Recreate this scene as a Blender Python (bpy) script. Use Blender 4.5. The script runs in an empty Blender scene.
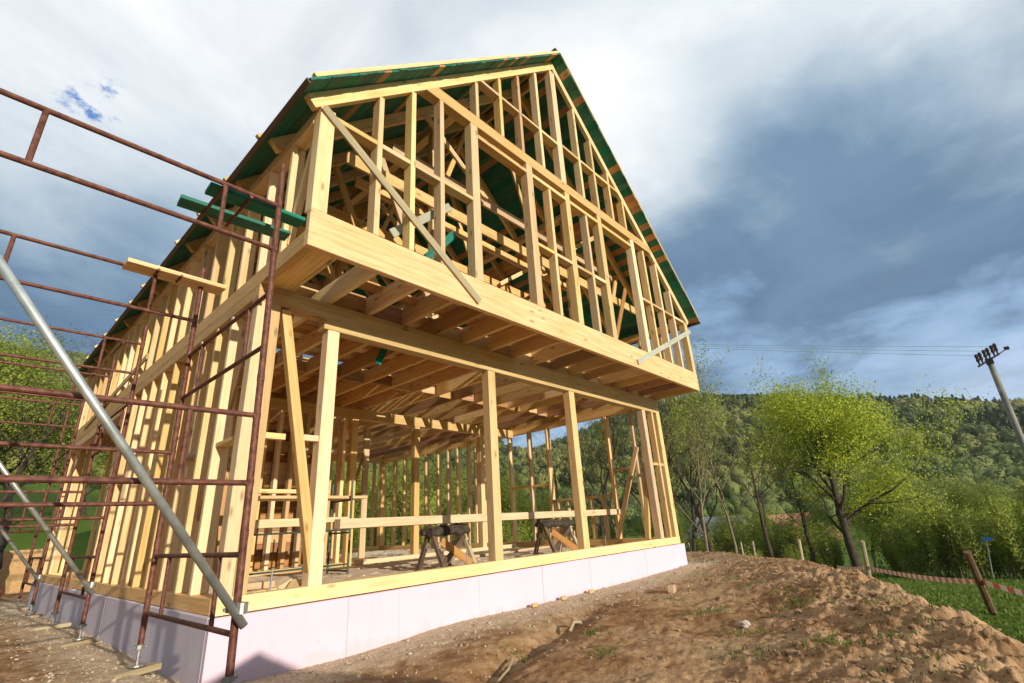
import bpy, bmesh, math, random
import numpy as np
from mathutils import Vector, Matrix, Quaternion

random.seed(7)
rng = np.random.default_rng(11)
scene = bpy.context.scene
COL = scene.collection
R = math.radians

# ------------------------------------------------------------------ helpers: materials
class NT:
    def __init__(s, tree):
        s.t = tree; s.n = tree.nodes; s.l = tree.links
    def node(s, typ, **kw):
        n = s.n.new(typ)
        for k, v in kw.items(): setattr(n, k, v)
        return n
    def put(s, sock, v):
        if isinstance(v, bpy.types.NodeSocket): s.l.new(v, sock)
        elif v is not None: sock.default_value = v
    def math(s, op, a, b=None, c=None, clamp=False):
        n = s.node('ShaderNodeMath', operation=op, use_clamp=clamp)
        s.put(n.inputs[0], a); s.put(n.inputs[1], b)
        if c is not None: s.put(n.inputs[2], c)
        return n.outputs[0]
    def vmath(s, op, a, b=None):
        n = s.node('ShaderNodeVectorMath', operation=op)
        s.put(n.inputs[0], a); s.put(n.inputs[1], b)
        return n.outputs['Value'] if op in ('DOT_PRODUCT', 'LENGTH', 'DISTANCE') else n.outputs[0]
    def noise(s, vec, scale, detail=4, rough=.55, dist=0.0, out=0):
        n = s.node('ShaderNodeTexNoise')
        s.put(n.inputs['Vector'], vec); n.inputs['Scale'].default_value = scale
        n.inputs['Detail'].default_value = detail; n.inputs['Roughness'].default_value = rough
        n.inputs['Distortion'].default_value = dist
        return n.outputs[out]
    def ramp(s, fac, stops, interp='LINEAR'):
        n = s.node('ShaderNodeValToRGB'); n.color_ramp.interpolation = interp
        e = n.color_ramp.elements
        while len(e) < len(stops): e.new(.5)
        for i, (p, c) in enumerate(stops):
            e[i].position = p
            e[i].color = (c, c, c, 1) if not hasattr(c, '__len__') else (*c[:3], 1)
        s.put(n.inputs[0], fac); return n.outputs[0]
    def mix(s, fac, a, b, mode='MIX'):
        n = s.node('ShaderNodeMix', data_type='RGBA', blend_type=mode)
        s.put(n.inputs[0], fac)
        for sock, v in ((n.inputs[6], a), (n.inputs[7], b)):
            if isinstance(v, (tuple, list)): v = (*v[:3], 1)
            s.put(sock, v)
        return n.outputs[2]
    def sstep(s, x, a, b):
        n = s.node('ShaderNodeMapRange', interpolation_type='SMOOTHSTEP')
        s.put(n.inputs[0], x); n.inputs[1].default_value = a; n.inputs[2].default_value = b
        return n.outputs[0]

def material(name, rough=.7):
    m = bpy.data.materials.new(name); m.use_nodes = True
    nt = NT(m.node_tree); b = nt.n['Principled BSDF']
    b.inputs['Roughness'].default_value = rough
    b.inputs['Specular IOR Level'].default_value = .3
    return m, nt, b

def bump(nt, b, height, strength=.3, dist=.01):
    n = nt.node('ShaderNodeBump'); n.inputs['Strength'].default_value = strength
    n.inputs['Distance'].default_value = dist
    nt.put(n.inputs['Height'], height); nt.l.new(n.outputs[0], b.inputs['Normal'])

def timber(name, light, mid, dark, grey=.15, rough=.68):
    m, nt, b = material(name, rough)
    tc = nt.node('ShaderNodeTexCoord').outputs['Object']
    rnd = nt.node('ShaderNodeObjectInfo').outputs['Random']
    off = nt.node('ShaderNodeCombineXYZ')
    nt.put(off.inputs[0], nt.math('MULTIPLY', rnd, 37.0)); nt.put(off.inputs[1], nt.math('MULTIPLY', rnd, 91.0))
    nt.put(off.inputs[2], nt.math('MULTIPLY', rnd, 53.0))
    v = nt.vmath('ADD', tc, off.outputs[0])
    vs = nt.vmath('MULTIPLY', v, (.9, 16, 16))
    g = nt.noise(vs, 1.6, 5, .6, .6)
    vf = nt.vmath('MULTIPLY', v, (3, 90, 90))
    gf = nt.noise(vf, 1.0, 3, .6)
    col = nt.ramp(g, [(.28, dark), (.5, mid), (.72, light)])
    col = nt.mix(nt.math('MULTIPLY', gf, .35), col, mid)
    # broad stains along the board
    st = nt.noise(nt.vmath('MULTIPLY', v, (1.3, 5, 5)), 1.0, 3, .5)
    col = nt.mix(nt.sstep(st, .55, .8), col, tuple(x * .78 for x in mid))
    # knots
    vo = nt.node('ShaderNodeTexVoronoi'); nt.put(vo.inputs['Vector'], nt.vmath('MULTIPLY', v, (2.4, 7, 7)))
    vo.inputs['Scale'].default_value = 1.0
    kn = nt.math('SUBTRACT', 1.0, nt.sstep(vo.outputs['Distance'], .05, .19))
    col = nt.mix(nt.math('MULTIPLY', kn, .72), col, tuple(x * .38 for x in dark))
    # piece to piece variation
    hsv = nt.node('ShaderNodeHueSaturation')
    r2 = nt.math('FRACT', nt.math('MULTIPLY', rnd, 17.3))
    r3 = nt.math('FRACT', nt.math('MULTIPLY', rnd, 41.7))
    nt.put(hsv.inputs['Hue'], nt.math('MULTIPLY_ADD', r2, .018, .490))
    nt.put(hsv.inputs['Saturation'], nt.math('MULTIPLY_ADD', r3, .35, .78))
    nt.put(hsv.inputs['Value'], nt.math('MULTIPLY_ADD', rnd, .46, .70))
    nt.put(hsv.inputs['Color'], col)
    wg = nt.math('MULTIPLY', nt.sstep(r3, .72, .95), grey)
    nt.put(b.inputs['Base Color'], nt.mix(wg, hsv.outputs[0], (.42, .37, .30)))
    bump(nt, b, gf, .25, .003)
    return m

def plainmat(name, c1, c2, scale=8, rough=.6, metal=0, detail=5, bmp=0.0, vary=0.0):
    m, nt, b = material(name, rough)
    tc = nt.node('ShaderNodeTexCoord').outputs['Object']
    n = nt.noise(tc, scale, detail, .6)
    col = nt.ramp(n, [(.35, c1), (.65, c2)])
    if vary:
        rnd = nt.node('ShaderNodeObjectInfo').outputs['Random']
        hsv = nt.node('ShaderNodeHueSaturation')
        nt.put(hsv.inputs['Value'], nt.math('MULTIPLY_ADD', rnd, vary, 1 - vary / 2)); nt.put(hsv.inputs['Color'], col)
        nt.put(hsv.inputs['Hue'], nt.math('MULTIPLY_ADD', nt.math('FRACT', nt.math('MULTIPLY', rnd, 7.7)), .04, .48))
        col = hsv.outputs[0]
    nt.put(b.inputs['Base Color'], col)
    b.inputs['Metallic'].default_value = metal
    if bmp: bump(nt, b, n, bmp, .01)
    return m

M = {}
M['pine'] = timber('pine', (.82, .595, .30), (.73, .48, .195), (.55, .315, .09))
M['pine_pale'] = timber('pine_pale', (.84, .655, .36), (.77, .545, .255), (.62, .40, .145))
M['pine_weathered'] = timber('pine_weathered', (.52, .44, .28), (.44, .36, .21), (.33, .26, .14), .4)
M['old_wood'] = timber('old_wood', (.19, .125, .072), (.13, .082, .045), (.07, .042, .024), .5)
M['old_orange'] = timber('old_orange', (.50, .27, .10), (.42, .20, .06), (.3, .13, .04))
M['green_board'] = timber('green_board', (.022, .23, .155), (.014, .16, .105), (.009, .10, .065), 0)
M['green_pale'] = timber('green_pale', (.50, .50, .38), (.43, .44, .32), (.32, .34, .24), 0)
M['orange_board'] = timber('orange_board', (.55, .31, .11), (.46, .235, .075), (.34, .15, .04))
M['membrane'] = plainmat('membrane', (.05, .06, .055), (.08, .09, .08), 6, .6)
M['rust'] = plainmat('rust_tube', (.085, .030, .020), (.20, .082, .052), 22, .62, .25, 6, .2)
M['galv'] = plainmat('galvanised', (.40, .44, .42), (.62, .66, .63), 9, .42, .75, 5, .05)
M['clamp'] = plainmat('clamp_steel', (.28, .28, .26), (.48, .48, .45), 30, .45, .8)
M['greensteel'] = plainmat('green_steel', (.03, .06, .045), (.07, .11, .085), 20, .5, .2)
M['darkmetal'] = plainmat('dark_metal', (.03, .025, .022), (.07, .055, .045), 30, .5, .4)
M['concrete'] = plainmat('pole_concrete', (.19, .185, .16), (.33, .31, .265), 1.2, .85, 0, 6, .3)
M['insul'] = plainmat('insulator', (.035, .022, .016), (.06, .038, .03), 5, .3)
M['wire'] = plainmat('wire', (.16, .28, .30), (.20, .34, .36), 5, .5, .2)
M['stone'] = plainmat('stone', (.34, .29, .23), (.55, .49, .40), 14, .9, 0, 5, .5, .5)
M['blueplate'] = plainmat('blue_plate', (.03, .12, .36), (.04, .15, .42), 3, .4)
M['bark'] = plainmat('bark', (.035, .026, .018), (.085, .065, .045), 9, .95, 0, 6, .6)
M['bark_pale'] = plainmat('bark_pale', (.14, .11, .065), (.24, .20, .12), 9, .9, 0, 6, .4)
M['tarp'] = plainmat('black_tarp', (.007, .007, .008), (.016, .016, .018), 5, .6, 0, 4, .5)
M['osb'] = plainmat('osb', (.34, .20, .08), (.52, .33, .15), 40, .8)
M['plaster'] = plainmat('plaster', (.34, .30, .25), (.44, .39, .33), 2, .9)
M['tile'] = plainmat('roof_tile', (.30, .13, .09), (.40, .19, .13), 4, .85)
M['greyroof'] = plainmat('grey_roof', (.30, .30, .31), (.40, .40, .41), 4, .8)
M['pane'] = plainmat('window_pane', (.03, .04, .05), (.06, .07, .08), 2, .15)

# foam insulation board: lavender pink, scuffed
m, nt, b = material('foam', .75); M['foam'] = m
tc = nt.node('ShaderNodeNewGeometry').outputs['Position']
n1 = nt.noise(tc, 1.7, 4, .6); n2 = nt.noise(nt.vmath('MULTIPLY', tc, (14, 14, 2.0)), 1, 4, .65)
col = nt.mix(n1, (.665, .505, .605), (.725, .575, .665))
col = nt.mix(nt.math('MULTIPLY', nt.sstep(n2, .5, .75), .35), col, (.60, .50, .58))
vo = nt.node('ShaderNodeTexVoronoi'); nt.put(vo.inputs['Vector'], tc); vo.inputs['Scale'].default_value = 5.5
pit = nt.math('SUBTRACT', 1.0, nt.sstep(vo.outputs['Distance'], .03, .075))
pit = nt.math('MULTIPLY', pit, nt.sstep(nt.noise(tc, 2.3, 2), .5, .58))
col = nt.mix(pit, col, (.33, .27, .34))
z = nt.node('ShaderNodeSeparateXYZ'); nt.put(z.inputs[0], tc)
n3 = nt.noise(tc, 6.5, 6, .7)
mud = nt.math('MULTIPLY', nt.math('SUBTRACT', 1.0, nt.sstep(nt.math('ADD', z.outputs[2], nt.math('MULTIPLY', n3, -.42)), -.70, -.60)), .28)
col = nt.mix(mud, col, (.46, .38, .31))
nt.put(b.inputs['Base Color'], col); bump(nt, b, n2, .15, .004)

# old mortar-splashed foam on the left flank
m, nt, b = material('foam_dirty', .8); M['foam_dirty'] = m
tc = nt.node('ShaderNodeNewGeometry').outputs['Position']
n1 = nt.noise(tc, 2.2, 5, .65); n2 = nt.noise(nt.vmath('MULTIPLY', tc, (9, 9, 3.0)), 1, 5, .65)
col = nt.mix(n1, (.57, .50, .57), (.66, .59, .65))
col = nt.mix(nt.math('MULTIPLY', nt.sstep(n2, .48, .7), .55), col, (.46, .42, .42))
nt.put(b.inputs['Base Color'], col); bump(nt, b, n2, .3, .006)

# floor slab: concrete dusted with sand and sawdust
m, nt, b = material('slab', .9); M['slab'] = m
tc = nt.node('ShaderNodeTexCoord').outputs['Object']
n1 = nt.noise(tc, 1.3, 6, .65); n2 = nt.noise(tc, 16, 5, .7)
col = nt.mix(nt.sstep(n1, .4, .62), (.72, .58, .41), (.84, .69, .49))
col = nt.mix(nt.math('MULTIPLY', n2, .4), col, (.64, .53, .39))
nt.put(b.inputs['Base Color'], col); bump(nt, b, nt.noise(tc, 40, 5, .7), .5, .01)

# leaves: one material reading a per-tree random and a per-leaf attribute
def leafmat(name, c1, c2, c3, trans=.35):
    m, nt, b = material(name, .6)
    at = nt.node('ShaderNodeAttribute', attribute_name='tone').outputs['Fac']
    rnd = nt.node('ShaderNodeObjectInfo').outputs['Random']
    col = nt.ramp(at, [(0, c1), (.5, c2), (1, c3)])
    hsv = nt.node('ShaderNodeHueSaturation'); nt.put(hsv.inputs['Color'], col)
    nt.put(hsv.inputs['Value'], nt.math('MULTIPLY_ADD', rnd, .4, .8))
    tr = nt.node('ShaderNodeBsdfTranslucent'); nt.put(tr.inputs[0], hsv.outputs[0])
    nt.put(b.inputs['Base Color'], hsv.outputs[0])
    mx = nt.node('ShaderNodeMixShader'); mx.inputs[0].default_value = trans
    nt.l.new(b.outputs[0], mx.inputs[1]); nt.l.new(tr.outputs[0], mx.inputs[2])
    nt.l.new(mx.outputs[0], nt.n['Material Output'].inputs[0])
    return m
M['leaf_spring'] = leafmat('leaf_spring', (.16, .23, .014), (.34, .41, .028), (.52, .53, .05))
M['leaf_willow'] = leafmat('leaf_willow', (.14, .19, .022), (.27, .33, .042), (.42, .44, .07))
M['leaf_mid'] = leafmat('leaf_mid', (.075, .115, .016), (.16, .21, .03), (.27, .30, .045))
M['forest'] = leafmat('forest', (.036, .062, .020), (.14, .185, .038), (.26, .265, .065), .15)
M['grass_blade'] = leafmat('grass_blade', (.06, .12, .012), (.12, .19, .02), (.19, .25, .04), .3)

# ------------------------------------------------------------------ helpers: objects
def link(o, parent=None):
    COL.objects.link(o)
    if parent is not None: o.parent = parent
    return o

def tag(o, label=None, cat=None, group=None, kind=None):
    if label: o['label'] = label
    if cat: o['category'] = cat
    if group: o['group'] = group
    if kind: o['kind'] = kind
    return o

def empty(name, loc=(0, 0, 0), rz=0.0):
    o = bpy.data.objects.new(name, None); o.location = loc; o.rotation_euler = (0, 0, rz)
    o.empty_display_size = .3
    return link(o)

def meshobj(name, me, mat, parent=None, smooth=False):
    o = bpy.data.objects.new(name, me)
    if mat is not None and not me.materials: me.materials.append(mat)
    if smooth:
        me.polygons.foreach_set('use_smooth', [True] * len(me.polygons))
    return link(o, parent)

FACES = [(0, 1, 3, 2), (4, 6, 7, 5), (0, 4, 5, 1), (2, 3, 7, 6), (0, 2, 6, 4), (1, 5, 7, 3)]
def boxmesh(name, lx, ly, lz, bev=.004):
    vs = [(sx * lx / 2, sy * ly / 2, sz * lz / 2) for sx in (-1, 1) for sy in (-1, 1) for sz in (-1, 1)]
    me = bpy.data.meshes.new(name); me.from_pydata(vs, [], FACES)
    bm = bmesh.new(); bm.from_mesh(me); bmesh.ops.recalc_face_normals(bm, faces=bm.faces)
    if bev:
        bmesh.ops.bevel(bm, geom=bm.edges[:], offset=min(bev, .2 * min(lx, ly, lz)), segments=1, affect='EDGES')
    bm.to_mesh(me); bm.free()
    return me

def J(a=.0022): return random.uniform(-a, a)

def wmat(parent):
    return parent.matrix_world if parent is not None else Matrix.Identity(4)

def beam(name, p0, p1, w, h, mat, parent=None, up=(0, 0, 1), bev=.004, jit=.0022):
    """timber from p0 to p1 (centre line): local X runs along the grain, h is measured along 'up'"""
    p0 = Vector(p0); p1 = Vector(p1); ax = (p1 - p0); L = ax.length; ax.normalize()
    u = Vector(up); u = (u - ax * u.dot(ax)).normalized(); s = u.cross(ax)
    me = boxmesh(name, L + J(jit), w + J(jit), h + J(jit), bev)
    o = bpy.data.objects.new(name, me); me.materials.append(mat)
    mt = Matrix((ax, s, u)).transposed().to_4x4(); mt.translation = (p0 + p1) / 2 + Vector((J(jit), J(jit), J(jit)))
    link(o, parent)
    off = Vector(parent.location) if parent is not None else Vector((0, 0, 0))
    mt.translation -= off
    o.matrix_basis = mt
    return o

def bx(name, x0, x1, y0, y1, z0, z1, mat, parent=None, bev=.004, jit=.0022):
    c = Vector(((x0 + x1) / 2, (y0 + y1) / 2, (z0 + z1) / 2)); d = (x1 - x0, y1 - y0, z1 - z0)
    i = max(range(3), key=lambda k: d[k])
    e = Vector([1.0 if k == i else 0 for k in range(3)])
    up = Vector((0, 0, 1)) if i != 2 else Vector((0, 1, 0))
    s = up.cross(e)
    w = sum(abs(s[k]) * d[k] for k in range(3)); h = sum(abs(up[k]) * d[k] for k in range(3))
    return beam(name, c - e * d[i] / 2, c + e * d[i] / 2, w, h, mat, parent, up, bev, jit)

class MB:
    """collects tubes / boxes / quads and links them as one mesh"""
    def __init__(s): s.v = []; s.f = []
    def tube(s, pts, rad, n=8, cap=True):
        pts = [Vector(p) for p in pts]
        if not hasattr(rad, '__len__'): rad = [rad] * len(pts)
        base = len(s.v); prev = None
        for i, p in enumerate(pts):
            t = (pts[min(i + 1, len(pts) - 1)] - pts[max(i - 1, 0)]).normalized()
            if prev is None:
                a = Vector((0, 0, 1)) if abs(t.z) < .9 else Vector((1, 0, 0))
            else: a = prev
            a = (a - t * a.dot(t)).normalized(); b = t.cross(a); prev = a
            for k in range(n):
                an = 2 * math.pi * k / n
                s.v.append(tuple(p + (a * math.cos(an) + b * math.sin(an)) * rad[i]))
        for i in range(len(pts) - 1):
            for k in range(n):
                q = base + i * n
                s.f.append((q + k, q + (k + 1) % n, q + n + (k + 1) % n, q + n + k))
        if cap:
            s.f.append(tuple(base + k for k in range(n))[::-1])
            e = base + (len(pts) - 1) * n
            s.f.append(tuple(e + k for k in range(n)))
    def box(s, c, d, rot=None):
        base = len(s.v)
        for sx in (-1, 1):
            for sy in (-1, 1):
                for sz in (-1, 1):
                    v = Vector((sx * d[0] / 2, sy * d[1] / 2, sz * d[2] / 2))
                    if rot is not None: v = rot @ v
                    s.v.append(tuple(v + Vector(c)))
        s.f += [tuple(base + i for i in f) for f in FACES]
    def poly(s, pts):
        base = len(s.v); s.v += [tuple(p) for p in pts]; s.f.append(tuple(range(base, base + len(pts))))
    def build(s, name, mat, parent=None, smooth=False):
        me = bpy.data.meshes.new(name); me.from_pydata(s.v, [], s.f); me.update()
        bm = bmesh.new(); bm.from_mesh(me); bmesh.ops.recalc_face_normals(bm, faces=bm.faces); bm.to_mesh(me); bm.free()
        return meshobj(name, me, mat, parent, smooth)

def copy_tree(o, parent=None):
    c = o.copy(); COL.objects.link(c); c.parent = parent
    for ch in list(o.children): copy_tree(ch, c)
    return c

# ------------------------------------------------------------------ numpy noise and terrain
_perm = rng.random((256, 256))
def vnoise(x, y):
    xi = np.floor(x).astype(int); yi = np.floor(y).astype(int)
    fx = x - xi; fy = y - yi
    fx = fx * fx * fx * (fx * (fx * 6 - 15) + 10); fy = fy * fy * fy * (fy * (fy * 6 - 15) + 10)
    a = _perm[xi & 255, yi & 255]; b_ = _perm[(xi + 1) & 255, yi & 255]
    c = _perm[xi & 255, (yi + 1) & 255]; d = _perm[(xi + 1) & 255, (yi + 1) & 255]
    return (a + (b_ - a) * fx) * (1 - fy) + (c + (d - c) * fx) * fy
def fbm(x, y, oct=5, gain=.5):
    s = 0; a = 1; t = 0
    for i in range(oct):
        s = s + a * (vnoise(x * 2 ** i + 17.3 * i, y * 2 ** i + 5.1 * i) - .5); t += a; a *= gain
    return s / t * 2
def ridged(x, y, oct=4):
    s = 0; a = 1; t = 0
    for i in range(oct):
        s = s + a * (1 - np.abs(2 * vnoise(x * 2 ** i + 7.7 * i, y * 2 ** i + 3.3 * i) - 1)); t += a; a *= .55
    return s / t
def sst(x, a, b):
    t = np.clip((x - a) / (b - a), 0, 1); return t * t * (3 - 2 * t)

# edge of the dug-over building plot: (x, y, crest height, crest width)
EDGE = np.array([(-40, -26, -.5), (-12, -13, -.5), (-4, -8.6, -.5), (.2, -5.9, -.45), (1.3, -5.25, -.36), (1.94, -4.92, -.31), (2.75, -4.74, -.29),
                 (3.67, -4.50, -.28), (4.77, -4.15, -.26), (5.56, -3.80, -.26), (6.64, -3.31, -.28), (8.0, -2.60, -.30), (9.6, -1.45, -.34),
                 (11.5, .1, -.38), (12.8, 1.9, -.40), (13.6, 5, -.4), (13.2, 12, -.45), (10, 16, -.5), (2, 17, -.5), (-8, 16, -.5), (-40, 15, -.5)])
def edge_dist(x, y):
    best = np.full(x.shape, 1e9); sd = np.zeros(x.shape); crest = np.zeros(x.shape)
    for (a, b_) in zip(EDGE[:-1], EDGE[1:]):
        d = b_[:2] - a[:2]; L2 = d @ d
        t = np.clip(((x - a[0]) * d[0] + (y - a[1]) * d[1]) / L2, 0, 1)
        px = a[0] + t * d[0]; py = a[1] + t * d[1]
        dd = np.hypot(x - px, y - py)
        side = (d[0] * (y - a[1]) - d[1] * (x - a[0]))    # >0 : house side
        m_ = dd < best
        best = np.where(m_, dd, best); sd = np.where(m_, np.where(side > 0, -dd, dd), sd)
        crest = np.where(m_, a[2] + t * (b_[2] - a[2]), crest)
    return sd, crest
HAZ = np.radians(np.array([-180, -60, -30, -8, -5, 0, 5.6, 14, 20, 30, 40, 60, 90, 120, 180]))
HEL = np.array([.0, .0, .07, .105, .115, .138, .168, .203, .222, .19, .14, .16, .15, .03, 0.0])
def terrain(x, y):
    """returns height, soil mask, gravel mask"""
    s, crest = edge_dist(x, y)
    s = s + .16 * fbm(x * 1.1 + 3, y * 1.1, 3) + .05 * fbm(x * 5, y * 5, 3)
    ridge = np.clip((crest + .5) / .3, 0, 1)
    # plot surface
    inner = -.49 + .05 * fbm(x * .35, y * .35, 3)
    nh0 = np.maximum(np.maximum(-x, x - 9), -y); inner = inner + .05 * sst(x, .8, 3) * np.exp(-np.clip(nh0, 0, 9) / .9)
    inner = inner + (crest + .49) * np.exp(-(np.minimum(s, 0) / 1.05) ** 2)
    left = sst(-x, .0, .50) * sst(y, -3.6, -1.7)
    inner = inner + left * (.155 - .05 * sst(y, 0, 2))
    # meadow outside
    right = sst(x, 6, 12)
    out = -1.12 - .072 * np.clip(x - 9.5, 0, 42)
    back = -.55 + .17 * np.clip(y - 15, 0, 500) ** .97
    w = sst(y - .9 * x, 4, 22)
    outer = out * (1 - w) + back * w + .10 * fbm(x * .25, y * .25, 3) + .03 * fbm(x * 1.7, y * 1.7, 3)
    front = sst(-y, 6, 14)
    outer = outer * (1 - front * (1 - right)) + (-.75) * front * (1 - right)
    t = sst(s, -.05, 1.3)
    h = inner * (1 - t) + outer * t
    # broken soil
    soil = 1 - sst(s, .55, 1.25)
    near_house = np.maximum(np.maximum(-x, x - 9), np.maximum(-y, y - 11.3))
    rough = soil * (.24 + 1.75 * ridge * np.exp(-((s + .2) / .75) ** 2) * sst(9.5 - x, 0, 4))
    inside = sst(near_house, .05, .5)
    lump = ridged(x * 1.6 + 9, y * 1.6, 4) - .62
    clod = ridged(x * 6.5, y * 6.5 + 4, 3) - .6
    fine = fbm(x * 17, y * 17, 3)
    h = h + rough * inside * (.10 * lump + .06 * clod + .022 * fine)
    h = h + soil * inside * (.035 * fbm(x * 2.3, y * 2.3, 4)) + soil * .006 * fine
    # wheel rut / shallow trench between the wall and the mound
    ln = (y + 1.55) - .30 * (x - 1.9)
    h = h - .12 * soil * np.exp(-(ln / .22) ** 2) * sst(x, .6, 1.6) * (1 - sst(x, 3.4, 5.0))
    # unseen mound added behind the camera to throw a shadow on the foam
    ux, uy = -.139, -.990
    cx, cy = .374 + 8.7 * ux, -.05 + 8.7 * uy
    al = (x - cx) * ux + (y - cy) * uy; ac = np.abs((x - cx) * uy - (y - cy) * ux)
    shadow_heap = np.clip(2.84 - .56 * ac, 0, 3) * (1 - sst(np.abs(al), .6, 2.1))
    h = h + shadow_heap
    # far valley side
    r = np.hypot(x + 1.7, y + 5); az = np.arctan2(y + 5, x + 1.7)
    el = np.interp(az, HAZ, HEL)
    far = el * 360 + 3.5
    hill = far * sst(r, 62, 430) + 9 * fbm(x * .012, y * .012, 4) * sst(r, 80, 200)
    h = h + hill
    grav = np.exp(-np.clip(near_house, 0, 9) / .85) * soil
    return h, soil, grav, s
def zat(x, y):
    return float(terrain(np.array([float(x)]), np.array([float(y)]))[0][0])

CAMP = Vector((-1.7025, -4.9682, .5832))
def build_ground():
    cx, cy = CAMP.x, CAMP.y
    view = np.radians(np.arange(-22, 112, .14)); rest = np.radians(np.arange(112, 338, 1.5))
    ang = np.concatenate([view, rest])
    rr = np.concatenate([np.array([0.02]), np.geomspace(.5, 2.2, 22, endpoint=False), np.geomspace(2.2, 16, 330, endpoint=False),
                         np.geomspace(16, 90, 110, endpoint=False), np.geomspace(90, 2600, 80)])
    A, Rr = np.meshgrid(ang, rr); X = cx + Rr * np.cos(A); Y = cy + Rr * np.sin(A)
    h, soil, grav, s = terrain(X, Y)
    nr, na = X.shape
    co = np.stack([X, Y, h], -1).reshape(-1, 3)
    i = np.arange(nr - 1)[:, None] * na; k = np.arange(na)[None, :]; k2 = (k + 1) % na
    q = np.stack([i + k, i + k2, i + na + k2, i + na + k], -1).reshape(-1, 4)[:, ::-1]
    me = bpy.data.meshes.new('ground'); me.vertices.add(len(co)); me.vertices.foreach_set('co', co.ravel())
    me.loops.add(q.size); me.loops.foreach_set('vertex_index', q.ravel().astype(np.int32))
    me.polygons.add(len(q)); me.polygons.foreach_set('loop_start', np.arange(0, q.size, 4, dtype=np.int32))
    me.polygons.foreach_set('use_smooth', np.ones(len(q), bool))
    me.update(); me.validate()
    for nm, arr in (('soil', soil), ('gravel', grav)):
        at = me.attributes.new(nm, 'FLOAT', 'POINT'); at.data.foreach_set('value', arr.ravel().astype(np.float32))
    m, nt, b = material('ground', .95)
    geo = nt.node('ShaderNodeNewGeometry').outputs['Position']
    so = nt.node('ShaderNodeAttribute', attribute_name='soil').outputs['Fac']
    gr = nt.node('ShaderNodeAttribute', attribute_name='gravel').outputs['Fac']
    n1 = nt.noise(geo, .8, 6, .62); n2 = nt.noise(geo, 5.5, 6, .66); n3 = nt.noise(geo, 45, 4, .7)
    soil_c = nt.ramp(n2, [(.30, (.13, .068, .030)), (.47, (.34, .195, .095)), (.66, (.54, .355, .195))])
    soil_c = nt.mix(nt.sstep(n1, .46, .68), soil_c, (.45, .295, .16))
    soil_c = nt.mix(nt.math('MULTIPLY', nt.sstep(n1, .55, .40), .45), soil_c, (.21, .105, .04))
    soil_c = nt.mix(nt.math('MULTIPLY', nt.sstep(n3, .6, .72), .55), soil_c, (.50, .40, .27))
    soil_c = nt.mix(nt.math('MULTIPLY', nt.sstep(nt.noise(geo, 14, 6, .7), .56, .70), .7), soil_c, (.10, .055, .028))
    grav_c = nt.ramp(n3, [(.32, (.27, .20, .13)), (.5, (.53, .41, .27)), (.7, (.70, .57, .40))])
    gm = nt.sstep(nt.math('ADD', gr, nt.math('MULTIPLY_ADD', n2, .5, -.25)), .28, .62)
    soil_c = nt.mix(gm, soil_c, grav_c)
    vs = nt.noise(geo, .35, 5, .6); v2 = nt.noise(geo, 9, 5, .7)
    grass_c = nt.ramp(v2, [(.3, (.045, .085, .012)), (.5, (.085, .145, .02)), (.7, (.14, .20, .032))])
    grass_c = nt.mix(nt.sstep(vs, .5, .75), grass_c, (.13, .15, .04))
    sm = nt.sstep(nt.math('ADD', so, nt.math('MULTIPLY_ADD', n2, .6, -.3)), .35, .6)
    nt.put(b.inputs['Base Color'], nt.mix(sm, grass_c, soil_c))
    b.inputs['Specular IOR Level'].default_value = .08
    hgt = nt.math('ADD', nt.math('MULTIPLY', n2, .7), nt.math('MULTIPLY', n3, .3))
    bump(nt, b, hgt, .85, .05)
    o = meshobj('ground', me, m); tag(o, kind='structure')
build_ground()

# ------------------------------------------------------------------ the timber house
W, LEN, D = 9.0, 11.2, 1.032
ZJ, ZR = 3.116, 3.525
ZP = 4.67                       # underside of the eaves plate
SL = .947                       # roof slope
def roof_top(x):                # top of rafters
    return 4.99 + SL * min(x, W - x)
house = empty('timber_house', (0, 0, -.46))
tag(house, 'unfinished timber framed house with open stud walls and gable roof on pink foam foundation', 'house')
bpy.context.view_layer.update()
P, PP = M['pine'], M['pine_pale']

def rnd_mat(): return PP if random.random() < .45 else P

# foundation: foam boards round a slab
cuts = [0]
while cuts[-1] < 9.0:
    cuts.append(cuts[-1] + random.choice((.6, 1.2, 1.25)))
cuts[-1] = 9.06
if cuts[-1] - cuts[-2] < .3: cuts.pop(-2)
cuts[0] = -.05
for a, c in zip(cuts[:-1], cuts[1:]):
    bx('foam_board', a + .0011, c - .0011, -.052 + J(.003), .0, -.75, -.006 + J(.003), M['foam'], house, .003, .001)
y = .002
while y < LEN:
    y2 = min(y + 1.25, LEN + .05)
    bx('foam_board', -.052 + J(.002), .0, y + .0012, y2 - .0012, -.75, -.006 + J(.003), M['foam_dirty'], house, .003, .001)
    bx('foam_board', W, W + .052 + J(.002), y + .0012, y2 - .0012, -.75, -.006 + J(.003), M['foam'], house, .003, .001)
    y = y2
bx('foam_board', 0, W, LEN, LEN + .05, -.75, -.006, M['foam'], house, .003)
bx('floor_slab', .003, W - .003, .003, LEN - .003, -.75, -.012, M['slab'], house, 0, 0)

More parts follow.
